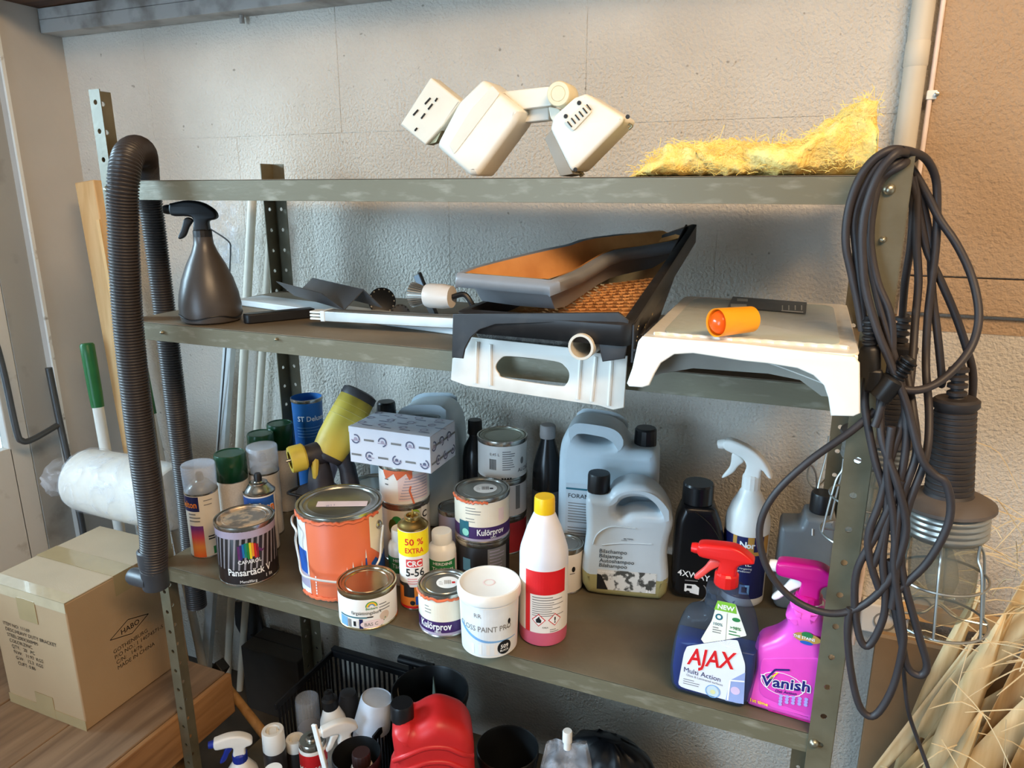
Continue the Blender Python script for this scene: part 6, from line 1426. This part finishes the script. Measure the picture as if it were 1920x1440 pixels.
# ================================================================== right side: conduit, cables, lamps
m_cond = M('beige_conduit_paint', (206, 196, 178), .5, var=.05, scale=10)
cn = thing('conduit_pipe', 'beige painted conduit running up the wall beside the brown field', 'pipe', (.131, YW - .021, .6))
B().lathe([(0, 0), (.0185, 0), (.0185, 1.43), (0, 1.43)], 28).build('pipe', m_cond, cn)
B().lathe([(.0186, 1.16), (.0196, 1.162), (.0196, 1.20), (.0186, 1.202)], 28).build('coupling', m_cond, cn)
wc = thing('white_cable', 'thin white cable clipped beside the conduit', 'cable', (.1605, YW - .0215, .6)); B().lathe([(0, 0), (.0042, 0), (.0042, 1.43), (0, 1.43)], 10).build('cable', M('pinkish_white_cable', (236, 214, 200), .45), wc)
B().box(-.006, .010, -.006, .006, 1.105, 1.120).build('clip', m_wpl, wc, bev=.001); B().lathe([(0, 0), (.004, 0), (.004, .006), (0, .007)], 10, (.009, -.005, 1.1125), 'Y').build('nail', m_tin, wc)

m_cab = M('black_cable_rubber', (50, 45, 46), .5, var=.12, scale=30)
CB = thing('cable_coil', 'coil of black rubber cable hung over the right front post', 'cable', (.09, .97, .70))
def cable(pts, Y, r=.0049, n=5, name='cable_strand', mat=None, parent=None):
    P = []
    for i, p in enumerate(pts):
        yy = Y(i / (len(pts) - 1)) if callable(Y) else (p[2] if len(p) > 2 else Y); P.append(at(p[0], p[1], yy))
    o = parent or CB
    return rel(B().tube(cr(P, n, False), r, 9), o).build(name, mat or m_cab, o, ang=80)
F = .972
cable([(1712, 292, 1.03), (1690, 281, .99), (1667, 282, .975), (1635, 302, F), (1608, 341, F), (1590, 399, F), (1586, 457, F), (1597, 514, F), (1608, 565, F), (1617, 620, F)], F)
cable([(1714, 298, 1.03), (1695, 286, .99), (1674, 286, .98), (1645, 309, .978), (1617, 359, .978), (1602, 413, .978), (1606, 475, .976), (1613, 547, .974), (1620, 612, F)], F)
cable([(1712, 286, 1.02), (1695, 285, .985), (1678, 289, .966), (1649, 323, .962), (1627, 377, .962), (1617, 431, .962), (1618, 493, .962), (1624, 547, .962), (1645, 619, .960), (1674, 691, .958), (1700, 760, .956), (1726, 855, .95), (1750, 888, .95), (1773, 905, .95), (1783, 949, .95), (1773, 996, .95), (1740, 1053, .952), (1702, 1091, .955), (1680, 1110, .955)], F)
cable([(1700, 300, 1.02), (1680, 305, .985), (1653, 332, .985), (1637, 384, .982), (1632, 457, .98), (1645, 529, .976), (1667, 583, .972), (1673, 637, .97), (1668, 700, .966), (1650, 770, .96), (1640, 800, .958)], F)
cable([(1705, 300, 1.02), (1690, 310, .985), (1652, 338, .986), (1636, 396, .984), (1630, 470, .98), (1646, 560, .976), (1668, 640, .97), (1690, 720, .966), (1700, 800, .96), (1692, 880, .957), (1668, 960, .955), (1655, 1040, .955), (1660, 1114, .955), (1655, 1162, .955), (1631, 1209, .955), (1613, 1199, .956), (1603, 1138, .958), (1608, 1067, .958), (1646, 996, .956), (1690, 900, .953)], F)
G = 1.045
cable([(1690, 281, .985), (1710, 285, 1.0), (1736, 298, 1.03), (1754, 334, 1.05), (1757, 384, 1.055), (1755, 457, 1.055), (1747, 529, 1.05), (1739, 601, 1.045), (1736, 690, 1.03), (1742, 780, .99), (1735, 860, .965), (1700, 960, .955), (1690, 1060, .955), (1721, 1185, .955), (1738, 1246, .956), (1726, 1266, .957), (1702, 1251, .958), (1690, 1200, .958), (1676, 1130, .957), (1669, 1050, .956)], G)
cable([(1700, 305, 1.03), (1714, 323, 1.045), (1739, 366, 1.05), (1761, 410, 1.05), (1793, 457, 1.045), (1819, 511, 1.04), (1833, 565, 1.03), (1834, 608, 1.02), (1822, 648, 1.01), (1797, 684, .995), (1761, 716, .98), (1725, 731, .968), (1689, 729, .962), (1662, 716, .962)], G)
cable([(1704, 330, 1.04), (1716, 366, 1.05), (1725, 413, 1.055), (1739, 471, 1.06), (1765, 529, 1.06), (1790, 587, 1.06), (1811, 648, 1.06), (1824, 700, 1.065), (1820, 760, 1.07), (1799, 820, 1.08), (1780, 860, 1.09)], G)
cable([(1706, 340, 1.045), (1712, 384, 1.055), (1708, 457, 1.065), (1697, 529, 1.085), (1692, 592, 1.115)], G)
cable([(1712, 330, 1.045), (1719, 366, 1.05), (1719, 457, 1.052), (1722, 529, 1.05), (1716, 601, 1.04), (1711, 673, 1.02), (1704, 740, .99), (1690, 800, .965), (1670, 860, .96), (1650, 940, .956), (1629, 1000, .955), (1631, 1050, .955), (1650, 1110, .956)], G)
cable([(1720, 340, 1.05), (1733, 392, 1.058), (1744, 457, 1.062), (1748, 547, 1.06), (1757, 619, 1.055), (1766, 709, 1.045), (1764, 722, 1.04)], G)
cable([(1641, 769, .975), (1598, 807, .968), (1518, 864, .96), (1457, 921, .958), (1428, 973, .957), (1426, 1025, .956), (1447, 1081, .956), (1494, 1128, .957), (1556, 1150, .957), (1613, 1138, .957), (1665, 1091, .953), (1693, 1025, .95), (1698, 973, .95), (1680, 900, .95), (1655, 830, .957), (1650, 770, .966), (1652, 700, .97)], F)
cable([(1700, 700, 1.0), (1712, 770, .975), (1718, 850, .962), (1690, 940, .954), (1676, 1060, .951), (1690, 1160, .951), (1693, 1209, .952), (1674, 1289, .953), (1641, 1341, .953), (1613, 1327, .954), (1596, 1261, .955), (1589, 1185, .956), (1594, 1140, .957)], F)
cable([(1672, 800, .955), (1664, 880, .953), (1676, 980, .952), (1680, 1080, .952), (1672, 1140, .952)], F)
cable([(1628, 700, .972), (1622, 760, .970), (1640, 860, .962), (1662, 940, .957), (1655, 1010, .955), (1637, 1060, .956)], F)
cable([(1693, 1200, .98), (1693, 1232, .98), (1702, 1327, .99), (1722, 1390, 1.0), (1742, 1445, 1.0), (1765, 1520, 1.0)], F, .0028, name='thin_lead')
# connector and plug bodies on the coil
def conn(px, py, Y, r, L, tilt=0, name='connector'):
    c = at(px, py, Y); pr = [(0, 0), (r, 0), (r, L * .45), (r * .8, L * .5)]
    for i in range(5): z = L * (.52 + .09 * i); pr += [(r * .62, z), (r * .78, z + L * .02), (r * .78, z + L * .05), (r * .6, z + L * .07)]
    pr += [(r * .45, L), (0, L)]
    b = B().lathe(pr, 16); b.xf(Matrix.Translation(c) @ Matrix.Rotation(tilt, 4, 'Y')); rel(b, CB).build(name, m_bp, CB)
conn(1632, 705, .968, .012, .075, -.12); conn(1648, 745, .962, .014, .06, .5, 'plug_body')
rel(B().box(*[v for p in ((at(1622, 700, .966).x, at(1655, 700, .966).x), (.956, .976), (at(1640, 735, .966).z, at(1640, 690, .966).z)) for v in p]), CB).build('plug_block', m_bp, CB, bev=.004)

# inspection lamps
m_grip = M('black_grip_rubber', (50, 46, 46), .55, var=.1)
m_gl = tint_mat('dusty_glass', (196, 196, 186), .16, .08)
m_cage = M('galvanised_cage', (176, 176, 170), .35, .85, var=.1)
def inspection_lamp(label, x, y, ztop, s=1.0, rot=(0, 0, 0)):
    t = thing('inspection_lamp', label, 'lamp', (x, y, ztop), group='caged inspection lamps', rot=rot)
    q = lambda prof: [(r * s, -z * s) for r, z in prof]
    pr = [(0, 0), (.006, 0)]
    for i in range(4): z = .004 + i * .010; pr += [(.0075, z), (.0115, z + .002), (.0115, z + .006), (.0075, z + .0075)]
    pr += [(.010, .046), (0, .046)]
    B().lathe(q(pr), 20).build('strain_relief', m_grip, t)
    pr = [(0, .044), (.023, .044), (.0265, .047), (.0265, .054), (.0235, .058)]
    n = 14
    for i in range(n): z = .060 + i * .0078; r = .0238 + .0045 * i / n; pr += [(r - .0015, z), (r, z + .001), (r, z + .0052), (r - .0015, z + .0062)]
    pr += [(.029, .172), (0, .172)]
    B().lathe(q(pr), 28).build('grip', m_grip, t)
    B().lathe(q([(0, .172), (.030, .172), (.046, .1775), (.0545, .183), (.055, .187), (.050, .1905), (0, .1905)]), 36).build('flange', M('dusty_rubber_flange', (92, 84, 78), .6, col2=(70, 62, 58), scale=14), t)
    pr = [(.046, .191)]
    for i in range(4): z = .193 + i * .008; pr += [(.0475, z), (.049, z + .002), (.049, z + .005), (.0475, z + .007)]
    pr += [(.045, .228), (.042, .229)]
    B().lathe(q(pr), 36).build('threaded_ring', m_cage, t)
    B().lathe(q([(.041, .226), (.041, .25), (.039, .31), (.036, .335), (.028, .345), (0, .348)]), 32).build('glass_jar', m_gl, t)
    B().lathe(q([(0, .225), (.010, .225), (.010, .25), (.017, .27), (.020, .29), (.016, .308), (0, .315)]), 20).build('bulb', tint_mat('bulb_glass', (224, 222, 212), .25, .05) if 'bulb_glass' not in bpy.data.materials else bpy.data.materials['bulb_glass'], t)
    for i in range(6):
        a = 2 * PI * i / 6 + .3; ca, sa = math.cos(a) * s, math.sin(a) * s
        B().tube(cr([(.046 * ca, .046 * sa, -.226 * s), (.045 * ca, .045 * sa, -.245 * s), (.051 * ca, .051 * sa, -.262 * s), (.055 * ca, .055 * sa, -.31 * s), (.057 * ca, .057 * sa, -.352 * s)], 4, False), .0017 * s, 6).build('cage_wire', m_cage, t)
    for r, z in ((.0535, .288), (.057, .352)):
        B().tube([(r * s * math.cos(a), r * s * math.sin(a), -z * s) for a in [2 * PI * i / 40 for i in range(40)]], .0019 * s, 6, True).build('cage_ring', m_cage, t)
    B().tube(cr([(-.056 * s, 0, -.352 * s), (-.02 * s, 0, -.347 * s), (0, .012 * s, -.338 * s), (.02 * s, 0, -.347 * s), (.056 * s, 0, -.352 * s)], 5, False), .0017 * s, 6).build('cage_wire', m_cage, t)
    return t
p = at(1742, 680, 1.03)
inspection_lamp('inspection lamp with dusty glass jar and wire cage hanging in front', at(1764, 890, 1.03).x, 1.03, at(1742, 677, 1.03).z, 1.02, (0, R(-4), 0))
inspection_lamp('second caged inspection lamp hanging behind the cable bundle', at(1692, 620, 1.13).x, 1.13, at(1692, 588, 1.13).z, .98, (0, R(3), 0))

# sockets on the wall
def socket(label, px, py, w_, h_):
    p = at(px, py, YW); t = thing('wall_socket', label, 'socket', (p.x, YW, p.z))
    B().box(-w_, w_, -.032, -.001, -h_, h_).build('housing', m_wpl, t, bev=.004)
    B().lathe([(.021, 0), (.021, .002), (.018, .002), (.017, -.012), (0, -.012)], 28, (0, -.033, 0), 'Y').build('socket_well', M('socket_grey', (150, 148, 142), .5), t)
    for s in (-.008, .008): B().lathe([(0, 0), (.0025, 0), (.0025, .001), (0, .001)], 10, (s, -.0212, 0), 'Y').build('socket_hole', m_slot, t)
    return t
socket('lower white wall socket low behind the cables', 1656, 1150, .045, .034)
t = socket('white wall socket nearer the straw, black plug pushed in', 1722, 1122, .04, .034)
# cardboard and timber behind
t = thing('cardboard_sheet', 'plain brown cardboard sheet standing against the wall behind cables', 'cardboard', (.30, 1.46, 0), rot=(R(-2.5), 0, 0)); B().box(-.105, .20, -.012, .0, .001, .67).build('sheet', M('plain_cardboard', (138, 112, 82), .8, var=.05), t, bev=.002); B().box(-.106, .201, -.013, .001, .668, .676).build('edge_strip', m_card, t)
t = thing('timber_offcut', 'short timber offcut lying on the cardboard edge by the straw', 'timber', (.315, 1.525, .70)); B().box(-.09, .12, -.014, .014, .0, .03).build('offcut', m_pine, t, bev=.002)
for xx in (-.07, .10): B().box(xx - .006, xx + .006, -.01, .035, -.004, .0).build('bracket', m_tin, t)

# dried leaf bundle
m_lf = [M('dry_leaf_%d' % i, c, .75, col2=c2, scale=7, stretch=(9, 9, .6), lo=.35, hi=.65) for i, (c, c2) in enumerate((((216, 186, 134), (236, 212, 166)), ((198, 164, 112), (222, 192, 142)), ((226, 200, 152), (240, 220, 180)), ((176, 138, 90), (206, 172, 122))))]
lb = thing('dried_leaf_bundle', 'bundle of dry straw-coloured palm leaves leaning in the right corner', 'dried leaves', (.42, 1.28, 0))
rr = random.Random(21)
def leaf(p0, d0, L, w_, bend, fold, n=9):
    b = B(); p = Vector(p0); d_ = Vector(d0).normalized(); rows = []
    side = d_.cross(Vector((.15, -1, .1))).normalized()
    for i in range(n + 1):
        u = i / n; ww = w_ * (math.sin(PI * (.12 + .86 * u)) ** .7) * (1 - .25 * u); nrm = side.cross(d_).normalized()
        rows.append([p - side * ww + nrm * fold * ww, p - side * ww * .45 + nrm * .002, p, p + side * ww * .45 + nrm * .002, p + side * ww + nrm * fold * ww])
        d_ = (d_ + Vector(bend) * (.6 / n)).normalized(); p = p + d_ * (L / n)
    return b.loft(rows, False, False, closed=False)
def in_lb(b): return b.xf(Matrix.Translation(-Vector(lb.location)))
for i in range(150):
    fx = rr.random(); x0 = .20 + .40 * fx; y0 = rr.uniform(1.10, 1.44) ; z0 = rr.choice((.02, .1, .2, .3, .45, .55)) * rr.uniform(.7, 1.1)
    y0 = max(y0, 1.11 + .1 * rr.random())
    d0 = (.34 + .25 * rr.uniform(-1, 1), .05 * rr.uniform(-1, 1), 1.0); L = rr.uniform(.35, .62)
    if z0 + L > 1.02: L = max(.25, 1.02 - z0)
    b = leaf((x0, y0, z0), d0, L, rr.uniform(.014, .036), (rr.uniform(-.3, .5), rr.uniform(-.25, .1), rr.uniform(-.3, .1)), rr.uniform(-.5, .6))
    for v in b.v: v.z = max(v.z, .003); v.y = min(v.y, YW - .02)
    in_lb(b).build('leaf', m_lf[i % 4], lb, ang=50, solid=.0008, fix=False)
b = B()
for i in range(190):
    if rr.random() < .55: p = Vector((rr.uniform(.30, .62), rr.uniform(1.15, 1.45), rr.uniform(.80, 1.06))); d_ = Vector((rr.uniform(-1.3, .2), rr.uniform(-.5, .1), rr.uniform(-.15, .75)))
    else: p = Vector((rr.uniform(.24, .6), rr.uniform(1.06, 1.2), rr.uniform(.35, .95))); d_ = Vector((rr.uniform(-1, .8), rr.uniform(-.5, .2), rr.uniform(-.8, .9)))
    d_.normalize(); L = rr.uniform(.06, .2); sag = Vector((0, 0, -rr.uniform(.01, .05)))
    pts = [p, p + d_ * L * .5, p + d_ * L + sag]
    for q in pts: q.y = max(min(q.y, YW - .02), 1.09); q.x = max(q.x, .20)
    b.tube(cr(pts, 3, False), [.0009] * 6 + [.0004], 4)
tag(in_lb(b).build('straw_fringe', m_lf[2], lb), kind='stuff')

# crumpled plastic and wire hook high behind the left end
pb = thing('plastic_sheet', 'crumpled clear plastic hanging on the wall behind the grey spray bottle', 'plastic', (0, 1.545, 0))
c = at(420, 445, 1.545); pb.location = (c.x, 1.545, c.z)
b = B(); b.grid(lambda u, v: ((u - .5) * .11 * (1 + .3 * v) + .01 * noise.noise(Vector((u * 6, v * 6, 1))), -.012 + .02 * noise.noise(Vector((u * 5, v * 7, 4))), (v - .4) * .17 + .012 * noise.noise(Vector((u * 7, v * 5, 8)))), 22, 30)
for v in b.v: v.y = min(v.y, .012)
b.build('sheet', m_film, pb, fix=False, ang=0)
hk = thing('wire_tool', 'thin grey wire tool with bent tip behind the grey spray bottle', 'wire', (0, 1.50, 0)); P = [at(392, 428, 1.5), at(428, 452, 1.5), at(432, 470, 1.5), at(431, 500, 1.5), at(428, 590, 1.5), at(420, 700, 1.5), at(404, 900, 1.5)]
hk.location = P[-1]; rel(B().tube(cr(P, 4, False), .0022, 6), hk).build('wire', m_grey, hk); hk.location.z = P[-1].z
